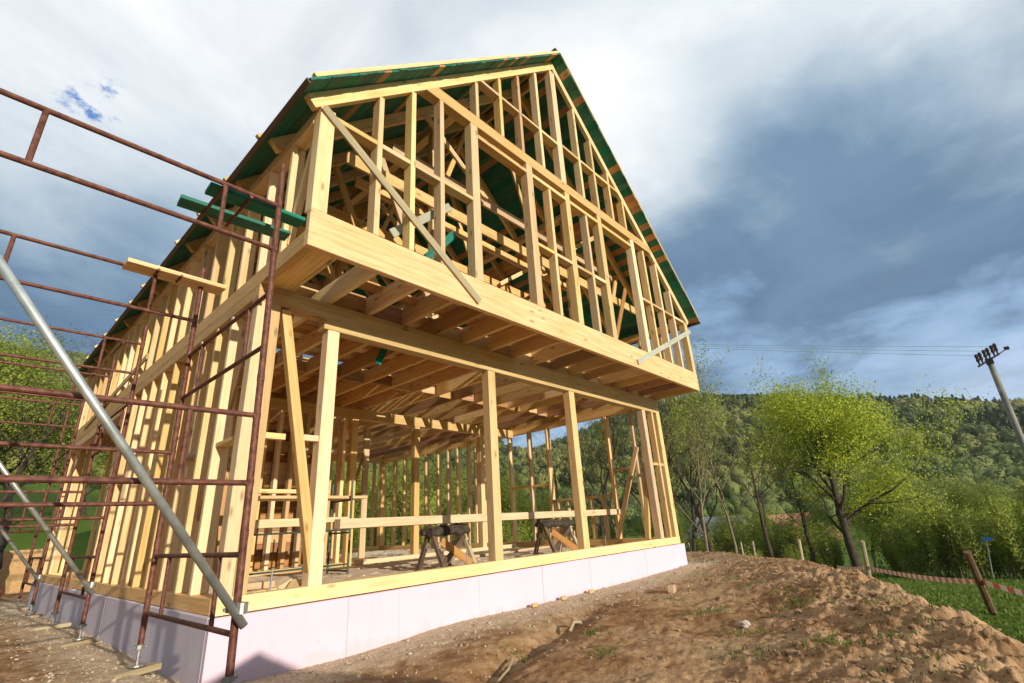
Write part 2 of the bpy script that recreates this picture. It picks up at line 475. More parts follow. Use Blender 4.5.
# a skim of trodden sand over the slab, with real relief so that it catches the low sun
gx, gy = np.meshgrid(np.linspace(.16, W - .16, 300), np.linspace(.14, LEN - .16, 340)); gz = -.004 + .030 * fbm(gx * 5.5, gy * 5.5, 4, .6) + .008 * fbm(gx * 1.3, gy * 1.3, 2)
nr_, nc_ = gx.shape; i_ = np.arange(nr_ - 1)[:, None] * nc_ + np.arange(nc_ - 1)[None]
me = bpy.data.meshes.new('sand_layer'); me.from_pydata(np.stack([gx, gy, gz + .46], -1).reshape(-1, 3).tolist(), [], np.stack([i_, i_ + 1, i_ + nc_ + 1, i_ + nc_], -1).reshape(-1, 4).tolist()); me.update()
meshobj('sand_layer', me, M['slab'], house, True)
# sills
bx('sill_beam', 0, W, 0, .14, 0, .135, PP, house)
bx('sill_beam', 0, .16, .142, LEN, 0, .13, M['pine'], house)
bx('sill_beam', W - .16, W, .142, LEN, 0, .13, P, house)
bx('sill_beam', .162, W - .162, LEN - .16, LEN, 0, .13, P, house)

# front wall
def fpost(x0, x1, z1, mat=None, y1=.14, z0=.135): return bx('front_post', x0, x1, .001, y1, z0, z1, mat or rnd_mat(), house)
fpost(0, .115, 2.92); fpost(.119, .235, 2.92, PP)
fpost(.79, .93, 2.79, PP); fpost(3.37, 3.52, 2.79, PP); fpost(5.44, 5.60, 2.79, PP)
fpost(8.16, 8.30, 2.79, PP); fpost(8.84, 8.998, 2.92, PP); fpost(8.60, 8.66, 2.79, PP, .12)
beam('front_brace', (.30, .06, 2.90), (.86, .06, .15), .10, .09, P, house, (0, 1, 0))
bx('noggin', .237, .44, .02, .10, 1.51, 1.57, PP, house); bx('noggin', .60, .788, .02, .10, 1.52, 1.58, PP, house)
bx('noggin', 8.302, 8.598, .02, .10, 1.60, 1.66, P, house); bx('noggin', 8.662, 8.838, .02, .10, 1.60, 1.66, P, house)
beam('front_brace', (8.62, .22, 2.78), (8.02, .22, .14), .07, .10, P, house, (0, 1, 0))
bx('header_beam', 0, W, 0, .16, 2.922, ZJ - .002, P, house)
bx('lintel_beam', .735, W - .15, -.004, .15, 2.79, 2.92, PP, house)

# side walls, ground floor
ys = [.70, 1.17]
while ys[-1] < 4.9: ys.append(ys[-1] + .55)
for yy in ys:
    bx('side_stud', .002, .16, yy, yy + .062, .13, 2.975, rnd_mat(), house)
for yy in (5.52, 5.63): bx('side_stud', .002, .16, yy, yy + .06, .13, 2.975, PP, house)
prev = .16
for ki, yy in enumerate(ys[:12]):
    if yy - prev > .3 and ki in (0, 2, 5, 8, 9): bx('noggin', .02, .14, prev + .063, yy - .002, 1.49 + J(.03), 1.545, rnd_mat(), house)
    prev = yy
for x in (.002, .108, .214): bx('side_stud', x, x + .104, LEN - .16, LEN - .002, .13, 2.975, PP, house)
beam('side_brace', (.10, LEN - 1.0, 2.95), (.10, LEN - .1, 2.2), .05, .10, P, house, (0, 1, 0))
bx('lintel_beam', .004, .15, 5.70, LEN - .165, 2.80, 2.976, P, house)
bx('wall_plate', 0, .16, .162, LEN, 2.978, ZJ - .002, P, house)
bx('side_rim', 0, .075, -D + .075, LEN, ZJ, 3.305, P, house)
beam('side_brace', (.11, .30, 2.95), (.11, 1.50, .15), .03, .10, M['orange_board'], house, (0, 1, 0))
bx('wall_plate', W - .16, W, .162, LEN, 2.978, ZJ - .002, P, house)
bx('side_rim', W - .075, W, -D + .075, LEN, ZJ, 3.305, P, house)
for yy in (.66, 1.36, 2.36, 3.24, 3.90, 4.64, 5.72, 6.08, 6.40, 6.90, 7.36, 7.86, 8.5, 9.1, 9.7, 10.3):
    if yy == 2.36: continue
    bx('right_stud', W - .158, W - .002, yy, yy + .065, .13, 2.975, rnd_mat(), house)
bx('right_stud', W - .2, W - .002, LEN - .2, LEN - .002, .13, 2.975, P, house)
bx('window_sill', W - .15, W - .01, 1.427, 3.238, 1.06, 1.115, P, house)
for yy in (1.70, 2.05, 2.75, 3.05): bx('cripple_stud', W - .14, W - .02, yy, yy + .055, .13, 1.058, rnd_mat(), house)
bx('noggin', W - .14, W - .02, .727, 1.358, 1.64, 1.70, P, house)
bx('window_sill', W - .14, W - .02, 3.307, 4.638, 1.49, 1.545, P, house)
bx('noggin', W - .14, W - .02, 6.15, 6.398, 1.52, 1.57, PP, house); bx('noggin', W - .14, W - .02, 6.97, 7.358, .9, .95, PP, house)
beam('side_brace', (W - .2, .60, 2.1), (W - .2, 1.40, .15), .10, .05, P, house, (1, 0, 0))

# back wall, cross wall and middle beam inside
for i in range(20):
    x = .35 + .43 * i
    if 6.0 < x < 7.2: continue
    bx('rear_stud', x, x + .062, LEN - .15, LEN - .002, .13, 2.975, rnd_mat(), house)
bx('wall_plate', .162, W - .162, LEN - .16, LEN, 2.978, ZJ - .002, P, house)
bx('middle_beam', .162, W - .162, 4.46, 4.62, 2.90, ZJ - .004, P, house)
for x in (3.74, 5.38, 7.5): bx('inner_post', x, x + .14, 4.47, 4.61, -.01, 2.898, P, house)
bx('partition_plate', .2, 3.7, 4.46, 4.61, -.01, .075, PP, house); bx('partition_plate', 4.0, 8.7, 4.46, 4.61, -.01, .09, PP, house)
for i in range(13): bx('partition_stud', .36 + .265 * i, .43 + .265 * i, 4.47, 4.60, .077, 2.898, rnd_mat(), house)
for i in range(11): bx('partition_stud', .3 + .33 * i, .37 + .33 * i, 6.3, 6.42, .0, 2.9, random.choice((P, M['orange_board'])), house)
for z_ in range(12): bx('sheathing_board', .17, 3.9, 6.43, 6.455, .02 + .24 * z_, .02 + .24 * z_ + .235, random.choice((P, M['old_orange'])), house)
for i in range(6): bx('partition_stud', 4.55, 4.69, 5.3 + .6 * i, 5.36 + .6 * i, .077, 2.9, P, house)
bx('partition_plate', 4.55, 4.69, 4.63, 8.9, 2.902, ZJ - .006, P, house); bx('partition_plate', 4.55, 4.69, 4.63, 8.9, -.01, .075, P, house)
for i in range(9): bx('partition_stud', .6 + .45 * i, .66 + .45 * i, 8.0, 8.14, .077, 2.9, P, house)
bx('partition_plate', .162, 4.5, 8.0, 8.14, 2.902, ZJ - .006, P, house); bx('partition_plate', .162, 4.5, 8.0, 8.14, -.01, .075, P, house)
beam('partition_brace', (4.75, 5.4, 2.8), (4.75, 6.8, .2), .03, .12, P, house, (0, 1, 0))
bx('noggin', 4.56, 4.68, 5.362, 5.898, 1.4, 1.46, P, house)

# upper floor: rim, joists, boards
bx('rim_beam', 0, W, -D, -D + .075, ZJ, ZR, P, house, .005)
jx = .77
while jx < 8.7:
    bx('floor_joist', jx - .03, jx + .03, -D + .077, LEN - .08, ZJ + .001, 3.358, random.choice((P, P, M['orange_board'])), house, .003)
    jx += .535
bx('soffit_board', .078, .30, -D + .08, -.02, ZJ + .006, ZJ + .032, P, house); bx('soffit_board', .31, .345, -D + .08, 0, ZJ + .003, 3.2, PP, house)
bx('rim_beam', .078, W - .078, LEN - .075, LEN, ZJ, 3.358, P, house)
for i in range(16):
    a = .80 + .535 * i - .03 + .062; c_ = a + .473
    if c_ > 8.8: break
    if random.random() < .9: bx('blocking', a + .002, c_ - .002, .05, .09, ZJ + .004, 3.33, random.choice((P, M['orange_board'])), house)
    bx('blocking', a + .002, c_ - .002, 2.6 + .1 * (i % 2), 2.64 + .1 * (i % 2), ZJ + .02, 3.33, random.choice((P, M['orange_board'])), house)
y = -.92
while y < LEN - .3:
    wd = random.choice((.18, .2, .22))
    x0 = .08
    if y < .15: x0 = 1.9 if y < -.4 else (1.35 if random.random() < .5 else .8)
    skip = random.random() < .05
    if not skip:
        xa = x0
        bx('floor_board', xa, 4.5 + random.choice((-.53, 0)), y, y + wd - random.choice((.004, .008, .02)), 3.361, 3.385, random.choice((P, M['orange_board'], M['orange_board'])), house, .002)
    y += wd

# front gable wall
y0, y1 = -D + .0015, -D + .14
def gst(x0, x1, z0, z1, name='gable_stud', mat=None): return bx(name, x0, x1, y0, y1, z0, z1, mat or rnd_mat(), house)
def under(x): return roof_top(x) - .215
gst(.0, .16, ZR + .001, 4.80, 'gable_post', PP)
gst(W - .14, W, ZR + .001, 4.74, 'gable_post', PP)
for xr in (.745, 1.205): gst(xr - .065, xr, ZR + .001, under(xr - .065) + .02)
gst(1.60, 1.665, ZR + .001, 6.075)
gst(2.17, 2.31, ZR + .001, 6.075, 'gable_post', PP); gst(3.40, 3.545, ZR + .001, 6.075, 'gable_post', PP)
for xr in (4.02, 5.11): gst(xr - .065, xr, ZR + .001, 5.86)
gst(4.45, 4.585, ZR + .001, 6.075, 'gable_post', P); gst(5.48, 5.62, ZR + .001, 6.075, 'gable_post', PP); gst(6.75, 6.89, ZR + .001, 6.075, 'gable_post', PP)
for xr in (7.31, 7.85, 8.37): gst(xr - .065, xr, ZR + .001, min(6.0, under(xr)))
bx('gable_plate', 1.30, 7.70, y0 - .002, y1 + .002, 6.08, 6.27, P, house)
for a, c in ((2.312, 3.398), (3.547, 4.448), (4.587, 5.478), (5.622, 6.748)):
    bx('window_header', a, c, y0, y1, 5.875, 5.945, P, house)
def nogs(xs, z, wd=.065):
    for a, c in xs: bx('noggin', a, c, y0 + .002, y1 - .004, z - .03 + J(.01), z + .025, P, house)
nogs([(.162, .678), (.747, 1.138), (1.207, 1.598), (1.667, 2.168)], 4.74)
nogs([(3.547, 3.953), (4.022, 4.448), (4.587, 5.043), (5.112, 5.478)], 4.62)
nogs([(6.892, 7.243), (7.312, 7.783), (7.852, 8.303), (8.372, 8.858)], 4.74)
ux = [2.36, 2.90, 3.40, 3.93, 4.545, 5.14, 5.65, 6.20, 6.70]
prevx = None
for xr in ux:
    wd = .15 if xr == 4.545 else .065
    gst(xr - wd, xr, 6.272, under(min(xr - wd, W - xr)) + .02)
    if prevx and xr > 2.5: nogs([(prevx + .002, xr - wd - .002)], 7.10 if xr < 4.6 else 7.16)
    prevx = xr
# bracing boards nailed across the front
def fb(p0, p1, yy, w, mat, name): beam(name, (p0[0], yy, p0[1]), (p1[0], yy, p1[1]), .024, w, mat, house, (0.3, 0, 1), .002)
fb((.02, 4.77), (2.20, 3.20), -D - .016, .10, M['pine_weathered'], 'brace_board')
fb((6.20, 3.22), (9.06, 4.55), -D - .016, .10, M['green_pale'], 'brace_board')
# temporary boards behind the gable studs
beam('brace_board', (1.05, -.80, 3.80), (1.95, -.80, 4.62), .025, .11, M['green_pale'], house, (-1, 0, 1))
beam('brace_board', (1.52, -.55, 3.58), (2.25, -.55, 4.45), .025, .11, M['green_board'], house, (-1, 0, 1))
beam('brace_board', (1.46, -.50, 3.40), (2.15, -.46, 4.10), .025, .11, M['green_board'], house, (-1, 0, 1))
beam('brace_board', (6.0, -.75, 3.6), (6.75, -.75, 5.0), .025, .10, M['orange_board'], house, (-1, 0, 1))

# upper side walls
for X0, X1, sgn in ((0, .14, 1), (W - .14, W, -1)):
    yy = -.42
    while yy < LEN - .3:
        bx('upper_stud', X0 + .002, X1 - .002, yy, yy + .06, 3.307, ZP - .002, rnd_mat(), house); yy += .56
    bx('eaves_plate', X0 - .001, X1 + .001, -D + .16, LEN, ZP, ZP + .14, P, house)
    bx('upper_stud', X0 + .002, X1 - .002, LEN - .12, LEN - .002, 3.307, ZP - .002, PP, house)
beam('side_brace', (.08, -.86, 4.72), (.08, -.40, 3.42), .06, .09, PP, house, (0, 1, 0))
beam('side_brace', (-.02, 4.6, 3.55), (-.02, 9.4, 3.18), .025, .10, P, house, (0, 0, 1))

# rafters, collar beams, purlins
ry = [-D + .04, -.13, .87, 1.85, 2.82, 3.86, 4.72, 5.60, 6.67, 7.70, 8.62, 9.6, 10.45, LEN - .05]
nrm = Vector((-SL, 0, 1)).normalized()
for k, yy in enumerate(ry):
    for sg in (1, -1):
        a = Vector((-.165, yy, 4.99 + SL * -.165)); c = Vector((4.49, yy, 4.99 + SL * 4.49)); n_ = nrm.copy()
        off = n_ * .0785
        a -= off; c -= off
        if sg < 0: a.x = W - a.x; c.x = W - c.x; n_.x = -n_.x
        beam('rafter', a, c, .08, .155, P if k else PP, house, n_, .004)
    if k:
        bx('collar_beam', 1.5, 7.5, yy + .045, yy + .085, 5.72, 5.90, P, house)
        if k % 2: 
            bx('collar_beam', .75, 8.25, yy - .085, yy - .045, 5.02, 5.20, P, house)
        for sg in (1, -1):
            if k < 9:
                x0_, x1_ = (3.3, 2.0) if k % 2 else (2.9, 3.9)
                z1_ = roof_top(x1_) - .2
                beam('scissor_brace', (x0_ if sg > 0 else W - x0_, yy - .065, 5.75), (x1_ if sg > 0 else W - x1_, yy - .065, z1_), .045, .095, P, house, (1, 0, 0))
            xa, xb = (2.3, 1.2) if sg > 0 else (W - 2.3, W - 1.2)
            if k in (1, 2, 3, 5, 7, 8, 11):
                beam('roof_strut', (xa, yy + .11, 3.39), (xb, yy + .11, 5.9), .05, .10, P, house, (1, 0, 0))
for x in (2.6, W - 2.6):
    zt = roof_top(x) - .23
    bx('purlin', x - .07, x + .07, -.2, LEN - .1, zt - .16, zt, P, house)
    for yy in (.3, 3.3, 6.2, 9.2):
        bx('purlin_post', x - .06, x + .06, yy, yy + .12, 3.387, zt - .161, rnd_mat(), house)
        beam('knee_brace', (x, yy + .8, zt - .2), (x, yy + .12, zt - .95), .08, .08, P, house, (1, 0, 0))
# roof boards, membrane, counter battens
sl = Vector((1, 0, SL)).normalized(); nb = 46
e0 = Vector((-.225, 0, 4.99 + SL * -.225)); e1 = Vector((W / 2, 0, 4.99 + SL * W / 2)); step = (e1 - e0) / nb; bw = step.length
for sg in (1, -1):
    for i in range(nb):
        c = e0 + step * (i + .5) + nrm * .0145
        n_ = nrm.copy()
        if sg < 0: c.x = W - c.x; n_.x = -n_.x
        mat = M['orange_board'] if random.random() < .17 else M['green_board']
        beam('roof_board', (c.x, -D - .225 + J(.012), c.z), (c.x, LEN + .12, c.z), bw - .003, .024, mat, house, n_, .002)
    def rp(d, up, s_=sg):
        p = e0 + sl * d + nrm * up
        return Vector((p.x if s_ > 0 else W - p.x, 0, p.z))
    tot = (e1 - e0).length
    nn = nrm.copy(); nn.x *= sg
    a, c = rp(-.03, .0305), rp(tot, .0305)
    mid = (a + c) / 2
    beam('roof_membrane', Vector((a.x, (LEN - D - .1) / 2, a.z)), Vector((c.x, (LEN - D - .1) / 2, c.z)), LEN + D + .33, .004, M['membrane'], house, nn, 0)
    a = rp(-.035, -.002)
    beam('eaves_trim', (a.x, -D - .23, a.z), (a.x, LEN + .12, a.z), .022, .06, M['old_wood'], house, nn, .002)
    for yy in [-D - .20] + ry[1:]:
        a, c = rp(-.035 if yy > -1 else .10, .056), rp(tot, .056)
        beam('counter_batten', (a.x, yy, a.z), (c.x, yy, c.z), .055, .045, PP, house, nn, .003)
bx('ridge_beam', W / 2 - .03, W / 2 + .03, -D + .09, LEN - .02, 8.98, 9.20, P, house)
bx('ridge_board', W / 2 - .12, W / 2 + .12, -D - .20, LEN + .10, 9.335, 9.36, M['membrane'], house)
# rear gable
for i in range(14):
    x = .6 + .6 * i
    bx('rear_gable_stud', x, x + .06, LEN - .14, LEN - .095, 3.39, under(min(x, W - x - .06)), rnd_mat(), house)
# anchor rods
for (x, yy) in ((.52, .2), (3.05, .22), (6.4, .2)):
    mb = MB(); mb.tube([(x, yy, -.02), (x, yy, .30)], .009, 6); o = mb.build('anchor_rod', M['galv'], house); o.location = -Vector(house.location)
# batten left hanging between the jetty joists
beam('brace_board', (1.70, .40, 2.66), (1.95, .52, 3.12), .025, .09, M['green_board'], house, (1, 0, 0))

# ------------------------------------------------------------------ scaffold towers
XA, XB = -.38, -2.23
def make_tower(y0, y1, label, ztops, lean=.055):
    root = empty('scaffold_tower', ((XA + XB) / 2, (y0 + y1) / 2, zat(XA, y0)))
    tag(root, label, 'scaffold', 'scaffold towers beside the left wall')
    off = Vector(root.location)
    def put(o): o.location = -off; return o
    def pt(x, y, z): return Vector((x, y + lean * (z + .2), z))
    k = 0
    for y in (y0, y1):
        for x in (XA, XB):
            zb = zat(x, y + 0) + .055
            mb = MB(); zt = ztops[k]; k += 1
            mb.tube([pt(x, y, zb + .13), pt(x, y, zt)], .0235, 12)
            zj = zb + .9
            while zj < zt - .2:
                mb.tube([pt(x, y, zj), pt(x, y, zj + .05)], .0258, 12); zj += 1.05
            p = put(mb.build('post', M['rust'], root, False))
            mf = MB(); mf.tube([pt(x, y, zb), pt(x, y, zb + .2)], .014, 8); mf.tube([pt(x, y, zb - .004), pt(x, y, zb + .008)], .06, 12)
            mf.tube([pt(x, y, zb + .12), pt(x, y, zb + .15)], .036, 8)
            mf.tube([pt(x - .045, y, zb + .135), pt(x + .045, y, zb + .135)], .008, 6)
            f = mf.build('jack_foot', M['clamp'], p); f.location = (0, 0, 0)
    for y in ((y0, y1) if y0 < 7 else (y0,)):
        for za, zc in ((.94, 1.40), (2.78, 3.21)):
            mb = MB()
            for z_ in (za, zc):
                mb.tube([pt(XB, y, z_), pt(XA, y, z_)], .0185, 10)
                for x in (XA, XB): mb.tube([pt(x, y, z_ - .022), pt(x, y, z_ + .022)], .0262, 10)
            for x in (-.79, -1.84): mb.tube([pt(x, y, za), pt(x, y, zc)], .0165, 8)
            put(mb.build('rail_frame', M['rust'], root))
    for x in ((XA, XB) if y0 < 0 else (XA,)):
        for za, zc in ((.06, .50), (1.93, 2.38)):
            mb = MB()
            for z_ in (za, zc): mb.tube([pt(x, y0, z_), pt(x, y1, z_)], .0175, 10)
            for t in (.2, .78): mb.tube([pt(x, y0 + t * (y1 - y0), za), pt(x, y0 + t * (y1 - y0), zc)], .0155, 8)
            put(mb.build('ladder_frame', M['rust'], root))
    # putlogs that carry the working boards, and the long diagonal
    for x in (-.60, -.80):
        for ya, yc in ((y0 - .01, y0 + .55), (y1 - .16, y1 + .02)):
            mb = MB(); mb.tube([pt(x, ya, 3.185), pt(x, yc, 3.185)], .0135, 8); put(mb.build('putlog', M['rust'], root))
    yb = y0 - .05
    mb = MB(); q0 = Vector((-.352, yb, .105)); q1 = Vector((-2.33, yb, 2.71)); mb.tube([q0, q1], .0245, 14)
    br = put(mb.build('brace_tube', M['galv'], root, True))
    for q in (Vector((XA, yb, .205)), Vector((XB, yb + .05, 2.60))):
        mb = MB(); mb.tube([q + Vector((0, 0, -.03)), q + Vector((0, 0, .03))], .037, 12); mb.tube([q + Vector((0, .058, -.028)), q + Vector((0, .058, .028))], .036, 12)
        mb.box(q + Vector((-.05, .03, 0)), (.035, .06, .04)); mb.tube([q + Vector((-.09, .03, 0)), q + Vector((.02, .03, 0))], .009, 6)
        c = mb.build('coupler', M['clamp'], br); c.location = (0, 0, 0)
    return root
TW = [(-1.47, .46), (2.9, 4.86), (7.25, 9.2)]
make_tower(*TW[0], 'rusty scaffold tower nearest the camera by the front left corner of the house', (3.66, 3.5, 3.42, 3.5))
make_tower(*TW[1], 'middle rusty scaffold tower halfway along the left wall of the house', (3.5, 3.5, 3.5, 3.5), .03)
make_tower(*TW[2], 'farthest rusty scaffold tower at the rear end of the left wall', (3.5, 3.5, 3.5, 3.5), .03)
PADS = ['short sawn board under the scaffold foot at the front house corner', 'sawn board under the second nearest scaffold foot by the left wall',
        'board under the scaffold foot of the middle tower, nearer one', 'board under the scaffold foot of the middle tower, farther one',
        'board under the near foot of the rear scaffold tower', 'board under the far foot of the rear scaffold tower']
for i, (y, ln) in enumerate([(TW[0][0], .2), (TW[0][1], .34), (TW[1][0], .34), (TW[1][1], .4), (TW[2][0], .3), (TW[2][1], .3)]):
    z_ = zat(XA, y)
    o = beam('timber_pad', (XA - ln * .55, y - .08, z_ + .02), (XA + ln * .45, y + .05, z_ + .02), .14, .045, M['pine_weathered'])
    tag(o, PADS[i], 'board', 'timber pads under the scaffold feet')
# working boards on the nearest tower
def plank(p0, p1, w, t, mat, label, grp=None, name='plank'):
    o = beam(name, p0, p1, w, t, mat, None, (0, 0, 1), .003); return tag(o, label, 'plank', grp)
plank((-.88, -1.16, 3.20), (-.13, -1.18, 3.21), .15, .034, M['green_board'], 'upper teal green plank on top of the nearest scaffold tower, nearer to the camera', 'green planks on the scaffold')
plank((-.99, -.84, 3.20), (-.13, -.90, 3.20), .15, .034, M['green_board'], 'lower teal green plank on the nearest scaffold tower, behind the other green one', 'green planks on the scaffold')
plank((-1.06, .60, 3.205), (-.17, .62, 3.205), .22, .045, M['pine'], 'bare pine plank lying across the top of the nearest scaffold tower, away from the camera')

def scatter_chips(n):
    mb = MB()
    for i in range(n):
        x = random.uniform(.5, 8.6); y = random.choice((random.uniform(.25, 2.4), random.uniform(.3, 9)))
        if abs(y - 4.53) < .15 or abs(y - 8.07) < .15: continue
        l = random.choice((.03, .05, .08, .18)) * random.uniform(.7, 1.3)
        q = Matrix.Rotation(random.uniform(0, 6.28), 3, 'Z') @ Matrix.Rotation(random.uniform(-.2, .2), 3, 'X')
        mb.box((x, y, -.002), (l, random.uniform(.015, .05), random.uniform(.006, .02)), q)
    return mb.build('wood_chips', PP)
# ------------------------------------------------------------------ things inside the house
def sawhorse(loc, rz, label, s=1.0):
    root = empty('sawhorse', loc, rz); tag(root, label, 'sawhorse', 'sawhorses carrying the long beams')
    def B(name, p0, p1, w, h, mat, up=(0, 0, 1)):
        o = beam(name, p0, p1, w, h, mat, None, up, .004); o.parent = root; return o
    mb = MB()
    for (ya, za, ra) in ((-.06, .545, .062), (.06, .55, .058), (.0, .60, .045)):
        mb.tube([(-.47 + .94 * i / 9 + random.uniform(-.02, .02), ya + random.uniform(-.012, .012), za + random.uniform(-.012, .012)) for i in range(10)], [ra * random.uniform(.72, 1.15) for i in range(10)], 9)
    mb.build('top_log', M['bark'], root)
    for x in (-.36, .36):
        for sy in (-1, 1):
            B('leg', (x, sy * .05, .50), (x + .02, sy * .27, .0), .06, .07, M['pine_weathered'] if x > 0 else M['old_wood'], (1, 0, 0))
        B('cross_tie', (x, -.19, .24 + .12), (x, .19, .24 + .12), .03, .09, M['pine_weathered'])
    B('side_brace', (-.36, -.24, .08), (.34, -.10, .46), .03, .09, M['old_wood'])
    B('side_brace', (-.30, -.16, .42), (.30, -.26, .06), .025, .12, M['old_orange'])
    return root
sawhorse((3.72, 1.42, -.012), R(8), 'dark old sawhorse with crossed braces in the middle of the open front, left one')
sawhorse((6.48, 1.38, -.012), R(-3), 'dark old sawhorse by the second front post from the right wall, right one')
plank((1.80, 1.36, .715), (8.95, 1.40, .715), .16, .12, PP, 'long squared pine beam lying on both sawhorses, nearest the front', None, 'long_beam')
plank((1.78, 1.55, .70), (7.6, 1.60, .70), .14, .10, P, 'second long pine beam lying on the sawhorses behind the front one', None, 'long_beam')
# small trestle scaffold inside
tr = empty('trestle_scaffold', (1.95, 2.9, -.012)); tag(tr, 'small green steel trestle scaffold with plank deck inside the house', 'trestle')
for x in (-.72, .78):
    mb = MB()
    for y in (-.28, .35): mb.tube([(x, y, 0), (x, y, 1.42)], .018, 8)
    for z_ in (.06, .62, 1.12): mb.tube([(x, -.28, z_), (x, .35, z_)], .015, 8)
    mb.build('end_frame', M['greensteel'], tr)
mb = MB()
for z_ in (.16, .66): mb.tube([(-.72, -.28, z_), (.78, -.28, z_)], .013, 8)
mb.build('tie_bar', M['greensteel'], tr)
o = beam('deck_board', (-.95, -.12, 1.165), (1.12, -.10, 1.165), .22, .045, P); o.parent = tr
o = beam('deck_board', (-.92, .16, 1.165), (1.08, .17, 1.165), .24, .045, PP); o.parent = tr
o = beam('guard_board', (-.80, -.31, .80), (.72, -.31, .80), .03, .11, PP, None, (0, 0, 1)); o.parent = tr
plank((1.2, 2.95, 1.26), (2.5, 3.0, 1.26), .12, .06, PP, 'short squared pine piece lying on the trestle scaffold deck')
# offcut pile by the front left post
OFF = [((.34, .28, .03), (.60, .36, .04), 'flat pale offcut lowest at the front of the offcut pile'), ((.30, .52, .03), (.62, .50, .03), 'flat offcut at the back of the offcut pile by the corner post'),
       ((.36, .32, .10), (.62, .38, .105), 'offcut on top of the front of the offcut pile'), ((.62, .34, .035), (.72, .62, .04), 'offcut lying endwise in the middle of the offcut pile'),
       ((.34, .56, .16), (.68, .52, .16), 'topmost flat offcut of the offcut pile'), ((.66, .44, .11), (.88, .52, .19), 'tilted offcut in the middle of the offcut pile'),
       ((.70, .22, .03), (.84, .30, .17), 'steeply tilted offcut nearest the diagonal brace'), ((.30, .68, .08), (.52, .74, .14), 'offcut leaning at the left back of the offcut pile')]
for p0, p1, lb in OFF:
    tag(beam('timber_offcut', p0, p1, .13, .06, random.choice((P, PP)), None, (0, 0, 1), .003), lb, 'offcut', 'sawn offcuts piled by the corner post')
# upright offcuts and boards inside
for i, (x, y, hgt, lb) in enumerate([(8.35, 3.0, .42, 'shorter upright board end standing by the right wall'), (8.35, 2.75, .60, 'taller upright board end standing by the right wall'),
                                     (8.38, 2.55, .58, 'third upright board end standing by the right wall, nearest the front')]):
    tag(bx('board_end', x, x + .05, y, y + .17, -.01, hgt, random.choice((P, M['orange_board']))), lb, 'board', 'board ends standing by the right wall')
for i in range(5):
    x = .6 + .22 * i
    tag(beam('leaning_board', (x, 3.55, -.01), (x + .1, 4.28, 2.2 - .15 * i), .03, .14 + .02 * i, random.choice((P, M['orange_board'])), None, (1, 0, 0)),
        ['pine board leaning on the cross wall behind the trestle scaffold, leftmost', 'second leaning board from the left behind the trestle scaffold', 'middle leaning board behind the trestle scaffold',
         'second leaning board from the right behind the trestle scaffold', 'shortest leaning board behind the trestle scaffold, rightmost'][i], 'board', 'boards leaning on the cross wall')
plank((4.9, 2.9, .02), (8.4, 3.15, .02), .2, .05, PP, 'long pine board lying on the floor inside near the right wall')
plank((6.2, .42, .05), (8.55, .50, .04), .14, .10, P, 'squared beam lying on the floor just behind the front sill at the right', None, 'long_beam')

n_ = 260
tag(scatter_chips(n_), 'wood chips and sawdust scraps strewn over the floor inside the house', 'wood chips', None, 'stuff')

# ------------------------------------------------------------------ litter on the soil
def rock(name, loc, r, mat, label, cat, grp=None, sq=.7):
    bm = bmesh.new(); bmesh.ops.create_icosphere(bm, subdivisions=2, radius=r)
    for v in bm.verts:
        v.co *= random.uniform(.78, 1.15); v.co.z *= sq
    me = bpy.data.meshes.new(name); bm.to_mesh(me); bm.free()
    o = meshobj(name, me, mat); o.location = loc; o.rotation_euler = (0, 0, random.uniform(0, 6)); return tag(o, label, cat, grp)
def onray_ground(x, y, dz=0.0): return (x, y, zat(x, y) + dz)
o = beam('wood_block', onray_ground(5.62, -1.30, .045), onray_ground(5.82, -1.24, .05), .09, .10, P); tag(o, 'small cut wood block standing on the soil before the foundation', 'block')
for i, (x, lb) in enumerate([(3.85, 'small wood wedge at the foot of the foam, nearest the camera'), (4.5, 'middle small wood wedge at the foot of the foam'), (5.2, 'farthest small wood wedge at the foot of the foam')]):
    q = onray_ground(x, -.16, .03); o = beam('wood_wedge', q, (q[0] + .08, q[1] - .03, q[2] + .005), .05, .045, P); tag(o, lb, 'wedge', 'wood wedges along the foundation')
q = onray_ground(3.2, -1.25, .05)
o = MB(); o.tube([q, (q[0] + .12, q[1] + .02, q[2] + .07), (q[0] + .24, q[1] + .02, q[2] + .05), (q[0] + .30, q[1] + .04, q[2] - .03)], .016, 6)
tag(o.build('bent_stick', M['pine_weathered']), 'pale bent stick poking out of the soil before the foundation', 'stick')
q = onray_ground(1.55, -1.75, .02)
o = MB(); o.tube([q, (q[0] + .25, q[1] + .12, q[2] + .015), (q[0] + .5, q[1] + .3, q[2] + .02)], .011, 6)
tag(o.build('thin_stick', M['pine_weathered']), 'thin pale stick lying in the shallow trench in the foreground', 'stick')
rock('pale_stone', onray_ground(3.75, -2.95, .02), .055, M['stone'], 'pale flat stone alone on the brown soil in the foreground', 'stone')
